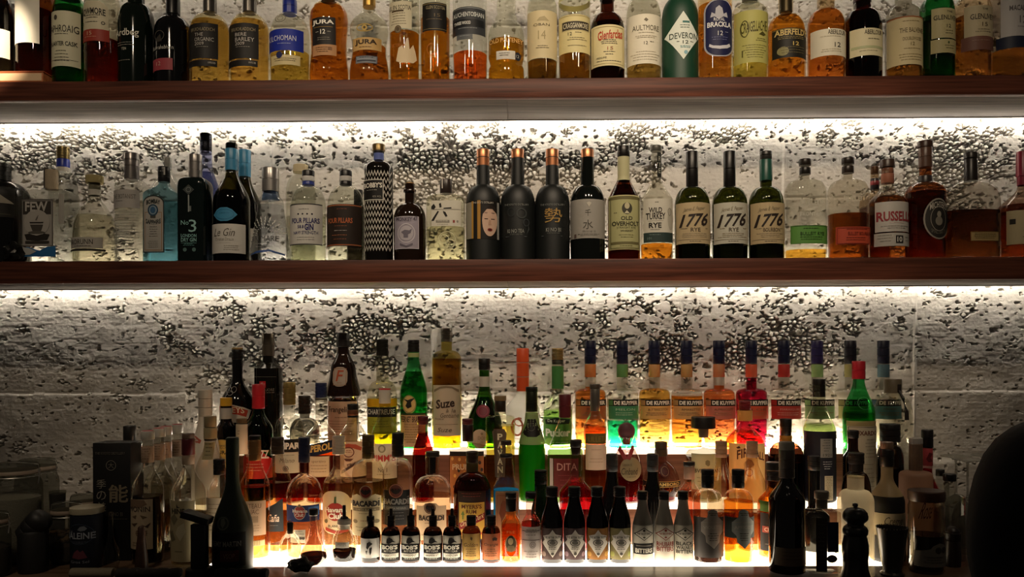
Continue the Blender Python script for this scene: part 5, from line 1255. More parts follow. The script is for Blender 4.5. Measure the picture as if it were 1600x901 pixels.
bottle('C', 'dark amber rum bottle with yellow label crossed by a red diagonal band', 738, 705, 59, 17, 736, 770, '5a2008', [('cap', 705, 722, 19, 'k:2a1a10', 2), ('neck_label', 722, 738, 18.5, 'p:4a3c1c')],
       [lab(763, 838, 717, 760, '2c1a12', [ln(766, 774, 722, 756, 2, '7a3a2c'), r(719, 758, 780, 836, 'b8943c', 1), t("MYERS'S", 783, 789.5, 723, 754, '5a2c14', .02), t('RUM', 791, 797, 730, 746, '5a2c14', .02), p([(722, 799), (725, 793), (728, 799), (726, 799), (726, 806), (724, 806), (724, 799)], '5a6a2c'), p([(719, 812), (758, 796), (758, 806), (719, 823)], '7a1c14', 2), t('Original Dark', 803, 813, 721, 757, 'd8c090', 0, .2, rot=.4)[:3] + (3,), r(719, 758, 826, 829, 'a84a24', 2)])], sh='r', liq='7a2c0c', lvl=744)
bottle('C', 'hourglass clear bottle of blue liqueur with small brown stopper', 791, 688, 42, 15, 704, 720, 'd8d4c4', [('stopper', 688, 695, 17, 'k:2a1c16'), ('neck_ring', 709, 714, 20, 'k:1c1613')],
       pf=[(696, 16), (704, 17), (708, 16), (716, 19), (730, 25), (742, 27), (752, 33), (762, 41), (780, 42), (862, 42)], yt=690, liq=frost('48b4e0', .45), lvl=764)
o = MB().add(boxv(0, at(811, 830, -.1).x - at(774, 830, -.1).x, 0, .03, 0, .151, .0006), 'p:a8805c')
x0 = at(774, 830, -.1).x
B = Bot(792.5, 769, -.1, ZC)
B.zr, B.n, B.dr = [(0, 1), (.2, 1)], 2, 1
B.front = lambda x, z, off: -off
crt = tag(link('bottle_carton', None, loc=(B.X, -.115, ZC + .0004)), 'tan card carton with a faint standing woman figure behind the small orange bottle', 'box')
hw = B.w(18)
MB().add(boxv(-hw, hw, 0, .034, 0, B.z(769), .0006), 'p:b48a64').build('carton_body', crt)
decal_mesh(B, [p([(783, 786), (786, 780), (790, 781), (791, 788), (793, 796), (790, 800), (792, 810), (788, 822), (784, 822), (783, 808), (780, 800), (782, 792)], '7a4a30'), ln(826, 846, 780, 804, 4, '8a6444'), fr(777, 808, 772, 866, .7, '8a6040')], 'figure_print', crt)
bottle('C', 'small dark green bottle with black screw cap behind the two black-capped bitters', 845, 734, 30, 19, 770, 800, 'd:0c1c0a', [('cap', 734, 756, 19, 'k:14120f', 3)], sh='s', Y=-.09)
bottle('C', 'clear round decanter of ruby liqueur with black stopper', 900, 687, 54, 18, 742, 772, 'd8ccc4', [('stopper', 687, 698, 18.5, 'k:16120f'), ('stopper_ball', 698, 710, 13, 'k:241a14', 0, 16)], sh='s', liq='b01018', lvl=755)
for cx, lb in ((956.5, 'black champagne-shaped bottle left of the red-ribboned decanter'), (1020, 'black champagne-shaped bottle in front of the spherical bottle')):
    bottle('C', lb, cx, 709, 40, 16, 735, 806, 'd:0a0909', [('capsule', 709, 736, 18, 'dm:12110f', 2), ], [lab(719, 724, cx - 7, cx + 7, None, [t('XO', 720, 723.5, cx - 4, cx + 4, '5a5850')], 'none', 'capsule_print')], sh='s', nw2=15.5, Y=-.05)
bottle('C', 'slim clear bottle with black-topped tan capsule and pink liquid', 1077, 721, 36, 16, 750, 772, 'dcd0c4', [('black_top', 721, 728, 18, 'k:15120f'), ('capsule', 728, 748, 17, 'p:8a6c58')], sh='s', liq='e07858', lvl=766)
for cx, lb in ((1127, 'tall clear bottle with tan screw cap, left of the pair before the burnt-lettered label'), (1175, 'tall clear bottle with tan screw cap, right of the pair before the burnt-lettered label')):
    bottle('C', lb, cx, 689, 44, 17, 716, 764, 'd8c4a4', [('cap', 689, 714, 18.5, 'k:86654a', 3)], sh='s', liq='e0b074', lvl=800, Y=-.034)
bottle('C', 'orange bottle with wide black cap, green shoulder band and black label', 1209, 722, 50, 18, 758, 786, 'dca468', [('cap', 722, 734, 24, 'k:15120f', 0), ('cap_skirt', 736, 750, 22, 'k:1a1410', 1)],
       [lab(780, 796, 1185, 1233, '4a6a24', [], name='green_band'), lab(798, 856, 1185, 1233, '181612', [r(1187, 1206, 818, 828, '9a4a3a', 1), t('CREA', 820, 826, 1189, 1204, 'd8c0a8', .02), r(1197, 1197.8, 812, 834, '6a665a', 2), r(1190, 1205, 845, 845.8, '6a665a', 2)])], sh='s', liq='d89428', lvl=770, Y=-.112)
bottle('C', 'black bottle with ribbed black neck beside the dark labelled square flask', 1272, 712, 46, 18, 790, 806, 'd:0c0b0a', [('cap', 712, 734, 19, 'k:12100e', 2)], sh='s')
bottle('C', 'slim dark brown bottle with black cap before the beige lettered label', 1333, 672, 30, 15, 700, 716, '2c1a10', [('cap', 672, 684, 17, 'k:15120f')], sh='s', liq='24120a', lvl=712, Y=-.015)
bottle('C', 'dark brown bottle with wide black cap behind the pepper mill', 1338, 707, 44, 20, 736, 776, '38200f', [('cap', 707, 724, 24, 'k:17130f', 2), ('cap_skirt', 724, 736, 21, 'k:15110e')], sh='r', liq='241006', lvl=770, Y=-.095)
bottle('C', 'dark bottle with wide black cap between the leather-tagged and cream bottles', 1391, 662, 40, 20, 694, 722, '2c2016', [('cap', 662, 690, 30, 'k:15120f', 2)], sh='r', liq='241608', lvl=730, Y=-.018)
bottle('C', 'tall clear bottle of red liquid with black capsule, red label on its neck', 1449, 671, 37, 15, 738, 772, 'c0908c', [('capsule', 671, 699, 17.5, 'k:15120f', 1), ('neck_label', 699, 727, 16, 'p:a03c40')],
       [lab(704, 722, 1443, 1455, None, [p([(1444, 716), (1448, 706), (1454, 708), (1450, 714), (1454, 720), (1447, 721)], '5a1c20')], 'none', 'neck_print')], sh='s', liq='b00e1e', lvl=732, Y=-.022)
bottle('C', 'frosted pale pink bottle with grey capsule and brown script', 1431, 684, 49, 20, 735, 746, 'F:c8a890', [('capsule', 684, 693, 20.6, 'k:8a8680'), ('capsule_skirt', 693, 734, 20, 'm:7c7872')],
       [lab(770, 850, 1410, 1452, None, [t('Rosé', 780, 806, 1427, 1447, '4a2c24', 0, .35), ring(1437, 764, 6, 3, .8, '4a2c24'), ln(820, 840, 1412, 1424, 3, '5a3a2c')], 'none', 'script_print')], sh='h', Y=-.096)
bottle('C', 'small clear flip bottle with black cap, right of the brown-lidded jar', 1484, 740, 38, 15, 770, 778, 'c4c4bc', [('cap', 740, 751, 19, 'k:16130f')], sh='h', sq=4, Y=-.15)
bottle('C', 'little dark bottle behind the jar showing only its black cap', 1469, 733, 26, 12, 748, 756, 'c4c4bc', [('cap', 733, 743, 13, 'k:16130f')], sh='r', Y=.13)
# left part of the worktop
bottle('C', 'clear bottle with beige capsule, banded and stamped, beside the white ceramic bottle', 329, 650, 46, 17, 688, 738, 'd4d0c4', [('capsule', 650, 667, 19, 'k:8a7c5c'), ('stamped_band', 668, 685, 20, 'p:a0926c'), ('neck_ring', 685, 688, 19, 'k:2c2418')],
       [lab(670, 684, 329, 338, None, [ring(333, 677, 4.5, 5, .8, '5a4e34')], 'none', 'stamp'), lab(690, 716, 322, 338, 'a89a70', [ln(692, 714, 324, 337, 4, '4a4028')], name='neck_label')], sh='s', Y=-.045, liq='d8d0b8', lvl=780)
bottle('C', 'clear bottle with black cap and pale shoulder label, behind the frosted green bottle', 343, 717, 38, 17, 742, 768, 'dcd8cc', [('cap', 717, 741, 18, 'k:16120f', 2)], [lab(775, 850, 326, 360, 'c0aE94', [ln(784, 830, 330, 356, 7, '7a6a54')])], sh='s', Y=-.112)
b_ = dict(name='syrup_bottle', group='syrup bottles on the left of the worktop')
def monin(cx, top, Y, lb, k=1, full=True):
    o = top - 673
    bottle('C', lb, cx, top, 47 * k, 17 * k, 724 + o, 764 + o, 'ccc8ba', [('white_cap', top, top + 13, 20.5 * k, 'k:a8a49a'), ('red_seal', top - .6, top + 4, 18.5 * k, 'k:a02a30'), ('neck_label', 697 + o, 722 + o, 19 * k, 'p:8f7864')],
           [lab(699 + o, 720 + o, cx - 8, cx + 8, None, [ln(700 + o, 719 + o, cx - 7, cx + 7, 5, '5a4434')], 'none', 'neck_print')] + ([lab(776, 853, 209, 247, '9a8a72', [p([(209, 778), (218, 776), (236, 777), (240, 784), (230, 789), (212, 789)], '6a5644', 1), t('MONIN', 787, 795, 210, 244, '3a3028', .0), p([(216, 803), (224, 800), (222, 806)], '5a4a38'), p([(230, 800), (240, 803), (234, 806)], '5a4a38'), p([(214, 814), (226, 812), (220, 818)], '4a3a2c'), p([(231, 814), (238, 817), (245, 812), (241, 820)], '3a2a20'), e(231, 828, 9, 6, '7a6450', 1), ln(824, 834, 222, 242, 3, '4a3a2c'), ln(842, 850, 214, 240, 2, '7a6a54')])] if full else []), sh='s', liq='2c1a0e' if full else 'c8c4b4', lvl=774 if full else 790 + o, Y=Y, **b_)
monin(231, 673, -.165, 'front syrup bottle with red and white cap and botanical cream label')
monin(248.5, 669, -.045, 'second syrup bottle behind the botanical label, red and white cap', .97, False)
monin(259.5, 666, .037, 'third syrup bottle in the slanting file, red and white cap', .93, False)
monin(277, 663, .115, 'rearmost syrup bottle, its red and white cap rising beside the dark red capsule', .87, False)
bottle('C', 'clear bottle with tan and dark red capsule and beige leaf-printed label', 294.5, 677, 51, 17, 726, 772, 'd4cfc0', [('tan_top', 677, 685, 18.5, 'k:6a5444'), ('capsule', 685, 710, 20, 'k:4c1418'), ('neck_label', 710, 725, 18.5, 'p:97826c')],
       [lab(778, 872, 271, 312, '9c9070', [t('HINE', 790, 798, 277, 299, '2c2820', .02), p([(286, 782), (288, 787), (292, 788), (286, 789)], '2c2820'), p([(273, 806), (282, 798), (288, 806), (281, 816)], '6e664e', 1), p([(288, 818), (298, 812), (300, 826), (292, 840), (284, 828)], 'b4aa8c', 1), p([(270, 830), (278, 824), (284, 838), (276, 842)], '6e664e', 1), ln(855, 859, 280, 300, 1, '5a5240')])], sh='s', liq='d0c49c', lvl=800, Y=-.165, name='cognac_bottle')
bottle('C', 'dark bottle behind the black carton showing a black printed cap', 203, 665, 40, 15, 700, 724, '2a2620', [('cap', 665, 691, 19, 'k:1b1a18', 0)], [lab(676, 686, 196, 210, None, [ln(678, 685, 198, 209, 2, '4a4844')], 'none', 'cap_print')], sh='r', Y=.02, name='dark_bottle', group='syrup bottles on the left of the worktop')
# black gift carton, pale brush lettering
B = Bot(174.5, 692, -.155, ZC)
B.zr, B.n, B.dr = [(0, 1), (.4, 1)], 2, 1
B.front = lambda x, z, off: -off
bxx = tag(link('gift_carton', None, loc=(B.X, -.155, ZC + .0004)), 'tall black carton with pale brush characters standing left of the syrup bottles', 'box')
hw = B.w(29.5)
hz = B.z(692)
MB().add(boxv(-hw, hw, 0, .068, 0, hz, .0008), 'p:0e0d0d').build('carton_body', bxx)
decal_mesh(B, [ring(174, 727, 8, 8, 1, '6a665c'), t('大', 722.5, 731.5, 169.5, 178.5, '6a665c')], 'crest', bxx)
decal_mesh(B, [t('THE KYOTO DISTILLERY', 706, 710, 149, 196, '5c5850'), tv('季の美', 749, 802, 151, 166, '7c776c'), t('能', 757, 785, 170, 201, '6c6250', .02), t('KI NO BI', 800, 806, 171, 192, '55514a'), ln(810, 813, 168, 200, 1, '4a463e')], 'lettering', bxx)
# ------------------------------------------------------------------ front edge of the worktop
bottle('F', 'frosted dark green cognac bottle with black capsule, round seal and silver lettering', 363.5, 683, 62, 20, 746, 830, pbr('frosted_green_glass', '18240f', .42), [('capsule', 683, 745, 19, 'k:191512', 2, 18)],
       [lab(801, 823, 348, 369, '4c5446', [ring(358.5, 812, 9, 9.5, 1.3, '7a8070'), p([(355, 806), (360, 804), (363, 812), (359, 819), (355, 814)], '7a8070')], 'oval', 'seal'), lab(826, 878, 338, 390, '100e0c', [t('REMY MARTIN', 839, 847, 340, 385, '8a8880', .02), r(355, 382, 853, 870, '4a1418', 1), t('VSOP', 858, 865, 360, 377, '8a6a5c')])], sh='s', Y=-.25)
bottle('F', 'large dark brown bottle at the front with grey capsule and dotted white collar', 1229.5, 690, 55, 20, 746, 782, 'd:130a06', [('white_collar', 690, 702, 24, 'p:8a8478'), ('capsule', 702, 746, 24, 'dm:4a4038', 2)],
       [lab(693, 699, 1219, 1240, None, [r(1221, 1225, 694, 698, '15120f', 1), r(1230, 1235, 694, 698, '15120f', 1)], 'none', 'collar_print'), lab(850, 878, 1205, 1253, '6a5a48', [ln(856, 872, 1212, 1246, 3, '4a3e30')])], sh='s')
bottle('F', 'square clear flask with beige stopper and dark blue label, left of the pepper mill', 1284, 767, 51, 18, 796, 800, 'c8c2b0', [('stopper', 767, 779, 22, 'k:8a8070'), ('stopper_neck', 779, 794, 17, 'k:6a6252')],
       [lab(812, 858, 1286, 1303, '22263c', [], name='blue_label'), lab(805, 888, 1268, 1285, '3a3428', [ln(815, 880, 1270, 1283, 10, '6a6250')], name='side_label'), lab(852, 880, 1282, 1302, None, [e(1292, 868, 8, 6, '5a564c', 1), e(1298, 856, 3, 2.5, '7a7668', 1)], 'none', 'print')], sq=7, sh='h', dr=.7)
bottle('C', 'clear wide-necked bottle glowing from below behind the pepper mill', 1337, 742, 54, 25, 764, 784, frost('e4dcc8', .72), [('lip', 741, 746, 27, 'g:d8d0bc')], sh='r', Y=-.19)  # pale frost in the clear body stands in for the panel's glow
bottle('D', 'cream bottle with black cap and a black band across its shoulder', 1386, 690, 50, 18, 744, 782, 'F:b4a688', [('band', 690, 701, 19, 'k:6a5444'), ('cap', 701, 728, 21, 'k:15120f', 1)],
       [lab(773, 798, 1361, 1411, '141311', [], name='black_band'), lab(798, 832, 1361, 1411, 'a89c80', [t('Creme', 803, 815, 1372, 1400, '4a4234', 0, .25), ln(818, 828, 1366, 1404, 2, '6a6250')]), lab(833, 882, 1361, 1411, '1a1815', [], name='lower_band')], sh='s', name='liqueur_bottle', Y=-.150)
# ------------------------------------------------------------------ small bitters along the light panel
def dropper(cx, top, w, lb, labs, gl='2c1408', cap=1):
    bottle('D', lb, cx, top, w, 12, 822, 838, gl, [('dropper_bulb', top, top + 12, 6.2, 'k:131110', 0, 5), ('cap', top + 11, top + 27, 12.5, 'k:131110', 1)], labs, sh='r', yt=top + 14, liq='240e05', lvl=832)
dropper(579, 795, 31, 'amber dropper bottle with white label bearing a black brush stroke', [lab(838, 868, 565, 594, 'cac6be', [p([(576, 845), (580, 843), (585, 846), (580, 850), (577, 855), (575, 852)], '26221e'), p([(580, 853), (584, 851), (583, 860), (581, 864), (580, 859)], '26221e'), p([(574, 857), (577, 856), (575, 863)], '4a4640'), t('ITER', 866, 867.5, 574, 584, '8a867e')])])
for cx, w, lb, wd in ((611, 30, 'dropper bottle with helmet emblem label, first of the four', 'ABBOTTS'), (642, 30, 'dropper bottle with helmet emblem label, second from the left of the four', 'PEPPERMINT'),
                      (676.5, 30, 'dropper bottle with helmet emblem label, third from the left of the four', 'GRAPEFRUIT'), (706.5, 30, 'dropper bottle with helmet emblem label, last of the four, before Myers-like dark rum'.replace('Myers-like ', ''), 'LAVENDER')):
    a, b = cx - w / 2 + 1, cx + w / 2 - 1
    dropper(cx, 794, w, lb, [lab(834, 847, a, b, 'c4beae', [p([(cx - 5, 842), (cx - 4, 838), (cx, 836.5), (cx + 4, 838.5), (cx + 5, 841), (cx + 9, 844), (cx + 4, 843.5), (cx - 1, 846), (cx - 5, 845)], '1c1916')], name='upper_label'),
                             lab(847, 873, a, b, '191613', [t("BOB'S", 848, 855, cx - 12, cx + 12, 'd8d2c2', .05), t('BITTERS', 856, 859, cx - 9, cx + 9, 'b8b2a2', .02), r(cx - 13, cx + 13, 861, 867.5, 'd0cabb', 1), t(wd, 862.5, 866, cx - 10, cx + 10, '5a5448'), ln(868.5, 872, cx - 11, cx + 11, 1, 'a8a294')])])
for cx, c1, lb, tx in ((736.5, 'b08a48', 'small brown bottle with black cap and gold tan script label', 'Golden'), (767.5, 'b46a44', 'small brown bottle with black cap and orange pink bison label', 'Orange')):
    bottle('D', lb, cx, 805, 29, 13, 821, 834, '4a1c08', [('cap', 805, 820, 15, 'k:17120e', 2)], [lab(831, 871, cx - 14, cx + 14, c1, [t(tx, 845, 851, cx - 11, cx + 11, '4a3420', .0, .2), p([(cx + 2, 838), (cx + 6, 836), (cx + 10, 838), (cx + 9, 842), (cx + 5, 841), (cx + 3, 842)], '3a2418') if tx == 'Orange' else p([(cx - 1, 839), (cx, 835), (cx + 3, 837), (cx + 2, 841)], '5a4424'), ln(854, 868, cx - 10, cx + 10, 4, '6a4c30')])], sh='r', liq='3a1404', lvl=836)
bottle('D', 'bottle of bright orange bitters with black capsule and oval portrait label', 798.5, 769, 31, 16, 800, 820, 'd8a860', [('cap', 769, 778, 17.5, 'k:15120f', 1), ('capsule', 778, 798, 16.5, 'k:17130f')],
       [lab(824, 874, 784, 813, None, [e(798.5, 846, 9, 13, 'b08a58', 0), e(798.5, 846, 7.8, 11.5, '5a4a34', 1), e(798, 842, 4, 5.5, 'c8ac80', 2), p([(793, 838), (796, 834), (801, 834), (803, 838), (800, 836.5), (796, 837)], '2c2014', 3), p([(791, 857), (794, 849), (798, 848), (803, 849), (806, 856), (799, 858)], '8a7454', 2), ln(857, 863, 786, 811, 1, '8a4a1c'), t('6', 866, 872, 796.5, 800.5, 'd8c090', .02), t('FEE', 826, 830, 792, 805, 'c88a4c')], 'none')], sh='s', liq='f07818', lvl=820)
bottle('D', 'small clear bottle with black cap, pink liquid and grey stamped label', 829.5, 768, 31, 15, 800, 818, 'd8b4ac', [('cap', 768, 778, 17, 'k:15120f', 1)],
       [lab(820, 873, 815, 844, 'b8aca4', [ln(824, 836, 818, 842, 3, '6a5c58'), r(816, 843, 826, 827, '4a3e3c'), r(816, 843, 840, 841, '6a5c58'), ring(832, 848, 5, 5, 1, '8a7c78'), ring(832, 848, 2.5, 2.5, .8, '8a7c78'), ln(858, 870, 818, 842, 3, '8a7c78')])], sh='s', liq='c84844', lvl=815)
for cx, c1, lb, c2 in ((862.5, '4a3834', 'black bitters bottle with kite label on brown, leftmost of the four kite labels', '8a7468'), (897.5, '4c3838', 'black bitters bottle with kite label on plum brown, second of the four', '8a7074'),
                       (933, '8a5c28', 'black bitters bottle with kite label on copper gold, third of the four', 'b0813c'), (968.5, '7a7048', 'black bitters bottle with kite label on olive, rightmost of the four kite labels', '8a8a48')):
    bottle('D', lb, cx, 760, 34, 17, 775, 818, 'd:0c0908', [('cap', 760, 775, 19, 'k:14110f', 3)],
           [lab(822, 870, cx - 16, cx + 16, c1, [e(cx - 13, 862, 3, 4, c2, 1), e(cx + 13, 862, 3, 4, c2, 1)]),
            lab(824, 867, cx - 15.5, cx + 15.5, 'cfc7ba', [t('THE BITTER TRUTH', 834, 837.5, cx - 13, cx + 13, '2c2824', .02), ring(cx, 844, 8, 5, 1.2, '4a443e'), e(cx, 844, 5, 3, '6a645c', 2), ln(850, 856, cx - 7, cx + 7, 2, '5a544c'), e(cx, 861, 2.5, 2, '5a544c', 2)], [(cx, 824), (cx + 5, 831), (cx + 14, 834), (cx + 12, 840), (cx + 15.5, 845), (cx, 867), (cx - 15.5, 845), (cx - 12, 840), (cx - 14, 834), (cx - 5, 831)], 'kite_label')], sh='s', yt=764)
for cx, w, lines, c1, bl, lb in ((1004, 32, ['BITTERS'], 'c8c2b2', True, 'paper-wrapped bitters bottle with diamond crest and black name band'), (1037.5, 30, ['RHUBARB', 'BITTERS'], 'c9bfae', False, 'paper-wrapped bitters bottle with diamond crest and red lettering'),
                               (1067.5, 30, ['BLACK', 'WALNUT', 'BITTERS'], 'c9c1ae', False, 'paper-wrapped bitters bottle with diamond crest and three grey lines of lettering')):
    ink = '8a3a30' if lines[0] == 'RHUBARB' else '3a342c'
    dd = [p([(cx, 821), (cx + 15, 831), (cx, 841), (cx - 15, 831)], ink, 1), p([(cx, 822.2), (cx + 13, 831), (cx, 839.8), (cx - 13, 831)], c1, 2), t('FEE BROTHERS', 829, 832, cx - 10, cx + 10, ink, .02)[:3] + (3,), e(cx, 825.5, 2, 1.8, ink, 3), e(cx, 836, 2, 1.2, ink, 3)]
    if bl:
        dd += [r(cx - 15, cx + 15, 846, 862, '1c1917', 1), r(cx - 12, cx + 12, 848, 850, '6a645a', 2), t('BITTERS', 853, 860, cx - 13, cx + 13, 'c8c2b2', .04)]
    else:
        h = 7 if len(lines) == 2 else 5.5
        dd += [t(s, 843 + i * (h + .8), 843 + i * (h + .8) + h, cx - 13, cx + 13, ink, .02) for i, s in enumerate(lines)]
    bottle('D', lb, cx, 767, w, 15, 782, 828, 'p:9a9486' if not bl else 'p:8a8478', [('cap', 767, 780, 16.5, 'k:16130f', 2)], [lab(818, 874, cx - w / 2 + .6, cx + w / 2 - .6, c1, dd)], sh='s', yt=772)
for cx, liq, lb, c1, c2 in ((1106, '241410', 'squat clear bottle with black cap, dark liquid and grey shield label', '4c4642', 'a0968a'), (1153.5, 'e89030', 'squat clear bottle of amber liqueur with black cap and grey shield label', '424844', '969a92')):
    bottle('D', lb, cx, 733, 46.5, 18, 764, 786, 'dcd4c4', [('cap', 733, 761, 19.5, 'k:15120f', 2)],
           [lab(804, 836 if cx > 1120 else 866, cx - 23, cx + 23, c1, []),
            lab(791, 852, cx - 15, cx + 20, c2, [ln(797, 802, cx - 4, cx + 10, 2, '3a3630'), r(cx - 15, cx + 20, 811, 812, 'a8a094'), t('VIOLETTE' if cx < 1120 else 'APRICOT', 816, 821, cx - 12, cx + 18, 'b8b0a4', .02, arc=90), ln(828, 842, cx - 6, cx + 12, 4, '3a3630')], [(cx + 2, 791), (cx + 9, 794), (cx + 11, 803), (cx + 20, 812), (cx + 20, 826), (cx + 14, 832), (cx + 13, 842), (cx + 4, 852), (cx - 8, 842), (cx - 9, 832), (cx - 15, 826), (cx - 15, 812), (cx - 6, 803), (cx - 5, 794)], 'shield_label')], sh='r', liq=liq, lvl=782 if cx > 1120 else 832, name='liqueur_bottle')
# ------------------------------------------------------------------ other things on the worktop
def place(cx, cy, Y, name, label, cat, group=None, z=None):
    """an Empty on the worktop under picture column cx, with px -> local helpers"""
    B = Bot(cx, cy, Y, ZC if z is None else z)
    o = link(name, None, loc=(B.X, Y, B.zb + .0004))
    tag(o, label, cat, group)
    B.n, B.dr = 2, 1
    return o, B


def lz(B, pts, n=2, dr=1):
    """lathe from (picture y, width px) points given top first"""
    q = sorted(((B.z(y), B.w(w_) / 2) for y, w_ in pts))
    q = [(max(a, 0), b) for a, b in q]
    return lathe(q, dr, n)


JG = frost('c8c8c0', .9)


def clip_jar(cx, top, w_, Y, label, fill=None, lvl=None, chunk=None):
    o, B = place(cx, top, Y, 'clip_jar', label, 'jar', 'glass jars at the left end of the worktop')
    yb = B.yb
    a = w_ / 2
    MB().add(lz(B, [(top + 17, w_ * .80), (top + 22, w_ * .86), (top + 28, w_ * .96), (top + 36, w_), (yb - 8, w_), (yb - 3, w_ * .96), (yb, w_ * .86)]), JG).build('glass_body', o)
    lid = MB().add(lz(B, [(top, w_ * .78), (top + 2, w_ * .84), (top + 6, w_ * .90), (top + 9, w_ * .90), (top + 10, w_ * .84)]), JG).build('glass_lid', o)
    MB().add(lz(B, [(top + 10.5, w_ * .88), (top + 13, w_ * .92), (top + 15.5, w_ * .92), (top + 17, w_ * .88)]), pbr('rubber_seal', '8a7a6a', .6)).build('seal_ring', o)
    rr = B.w(w_ * .465)
    ringp = [(rr * math.cos(k * math.pi / 14), rr * math.sin(k * math.pi / 14), B.z(top + 20)) for k in range(29)]
    wire = MB().add(tube(ringp, .0012, 6), ALU)
    wire.add(tube([(rr, 0, B.z(top + 20)), (rr + .006, -.002, B.z(top + 12)), (rr + .003, -.002, B.z(top + 2)), (0, 0, B.z(top - 1)), (-rr, 0, B.z(top + 4)), (-rr - .003, 0, B.z(top + 19))], .0012, 6), ALU)
    wire.add(tube([(rr + .004, -.004, B.z(top + 32)), (rr + .0065, -.003, B.z(top + 18)), (rr + .002, -.002, B.z(top + 10))], .0016, 6), ALU)
    wire.build('wire_clip', o)
    if fill:
        MB().add(lz(B, [(lvl - 4, w_ * .3), (lvl, w_ * .7), (lvl + 4, w_ * .93), (yb - 8, w_ * .94), (yb - 4, w_ * .88)]), pbr('filling_' + fill, fill, .9, bump=(200, .8))).build('filling', o)['kind'] = 'stuff'
    if chunk:
        g = random.Random(int(cx))
        m = MB()
        for k in range(9):
            bmv, f = boxv(-.009, .009, -.006, .006, -.004, .004, .002)
            R_ = Matrix.Rotation(g.uniform(0, 6), 3, 'Z') @ Matrix.Rotation(g.uniform(-1, 1), 3, 'X')
            q = Vector((g.uniform(-.6, .6) * B.w(a), g.uniform(-.7, .2) * B.w(a), B.z(lvl) + g.uniform(.002, .03)))
            m.add(([R_ @ Vector(v) + q for v in bmv], f), chunk)
        m.build('dried_pieces', o)['kind'] = 'stuff'
    return o


clip_jar(58, 717, 62, -.025, 'tall clip-top glass jar at the back left, wire catch on its right')
clip_jar(24, 723, 76, -.15, 'big clip-top glass jar of white powder at the far left', 'a8a49a', 772)
clip_jar(-11, 800, 50, -.295, 'clip-top glass jar cut by the left edge, in front of the powder jar', '3a3028', 850)
clip_jar(104, 785, 50, -.165, 'short clip-top glass jar of brown dried pieces beside the salt canister', '38281a', 846, 'p:7a6248')
clip_jar(132, 772, 46, -.04, 'clip-top glass jar half hidden behind the black gift carton')
o, B = place(90, 766, -.105, 'tumbler', 'ribbed glass tumbler with dark contents behind the short clip-top jar', 'glass', z=ZC)
MB().add(lz(B, [(767, 25), (770, 24), (800, 22), (B.yb, 20)]), JG).build('glass_body', o)
MB().add(lz(B, [(771, 22), (800, 20), (B.yb - 4, 18)]), 'p:241e18').build('filling', o)
# black canister with a slanted cylindrical head
o, B = place(52, 785, -.255, 'black_canister', 'matt black canister with a slanted ribbed head, left of the salt canister', 'canister')
cm = pbr('matt_black_plastic', '100f0e', .55)
MB().add(lz(B, [(828, 40), (832, 44), (880, 44), (B.yb, 42)]), cm).build('canister_body', o)
hd = MB()
vs, fs = lathe([(-.034, .026), (-.030, .0295), (-.016, .0295), (-.014, .0285), (-.012, .0295), (.004, .0295), (.006, .0285), (.008, .0295), (.024, .028), (.034, .022), (.038, .012)])
R_ = Matrix.Rotation(math.radians(38), 3, 'Y')
hd.add(([R_ @ Vector(v) + Vector((.004, 0, B.z(822))) for v in vs], fs), cm).build('slanted_head', o)
# salt canister
o, B = place(136, 791, -.212, 'salt_canister', 'navy card salt canister with cream plastic lid and pale lettering', 'canister')
B.zr = [(0, B.w(24)), (B.z(800), B.w(24))]
MB().add(lz(B, [(800, 47.4), (B.yb - 1, 48), (B.yb, 47)]), 'p:141926').build('card_tube', o)
MB().add(lz(B, [(790.5, 44), (791.5, 49), (799, 50), (800.5, 49)]), 'k:a49c84').build('lid', o)
decal_mesh(B, [t('LA', 824, 828, 119, 126, '7c828c'), t('BALEINE', 827, 837, 113, 157, '8c929c', .02), p([(134, 823), (138, 818), (144, 817), (148, 821), (145, 824), (139, 825)], '6a7078'), ln(841, 845, 120, 150, 2, '4a5260'), p([(124, 866), (128, 858), (134, 853), (138, 857), (142, 854), (146, 862), (148, 866), (136, 868)], '5a2c38', 1), t('Gros Sel', 870, 874, 122, 150, '7a8088'), ring(136, 830, 20, 16, .7, '3a4658', 1)], 'tube_print', o)
# little carafe
o, B = place(173, 798, -.265, 'bud_carafe', 'tiny clear glass carafe with a thin neck beside the salt canister', 'carafe')
MB().add(lz(B, [(800, 9), (802, 7), (835, 7.5), (846, 12), (858, 24), (868, 27), (880, 25), (B.yb, 18)]), 'g:d0d0c8').build('glass_body', o)
# wooden muddler standing on its end
o, B = place(221, 822, -.245, 'muddler', 'dark brown tapered wooden muddler standing before the botanical label', 'muddler')
MB().add(lz(B, [(822, 7), (824, 10), (840, 12), (866, 18), (880, 20), (B.yb, 19)]), wood('muddler_wood', '2c1c12', '40281a', .5, 20, 20)).build('muddler_body', o)
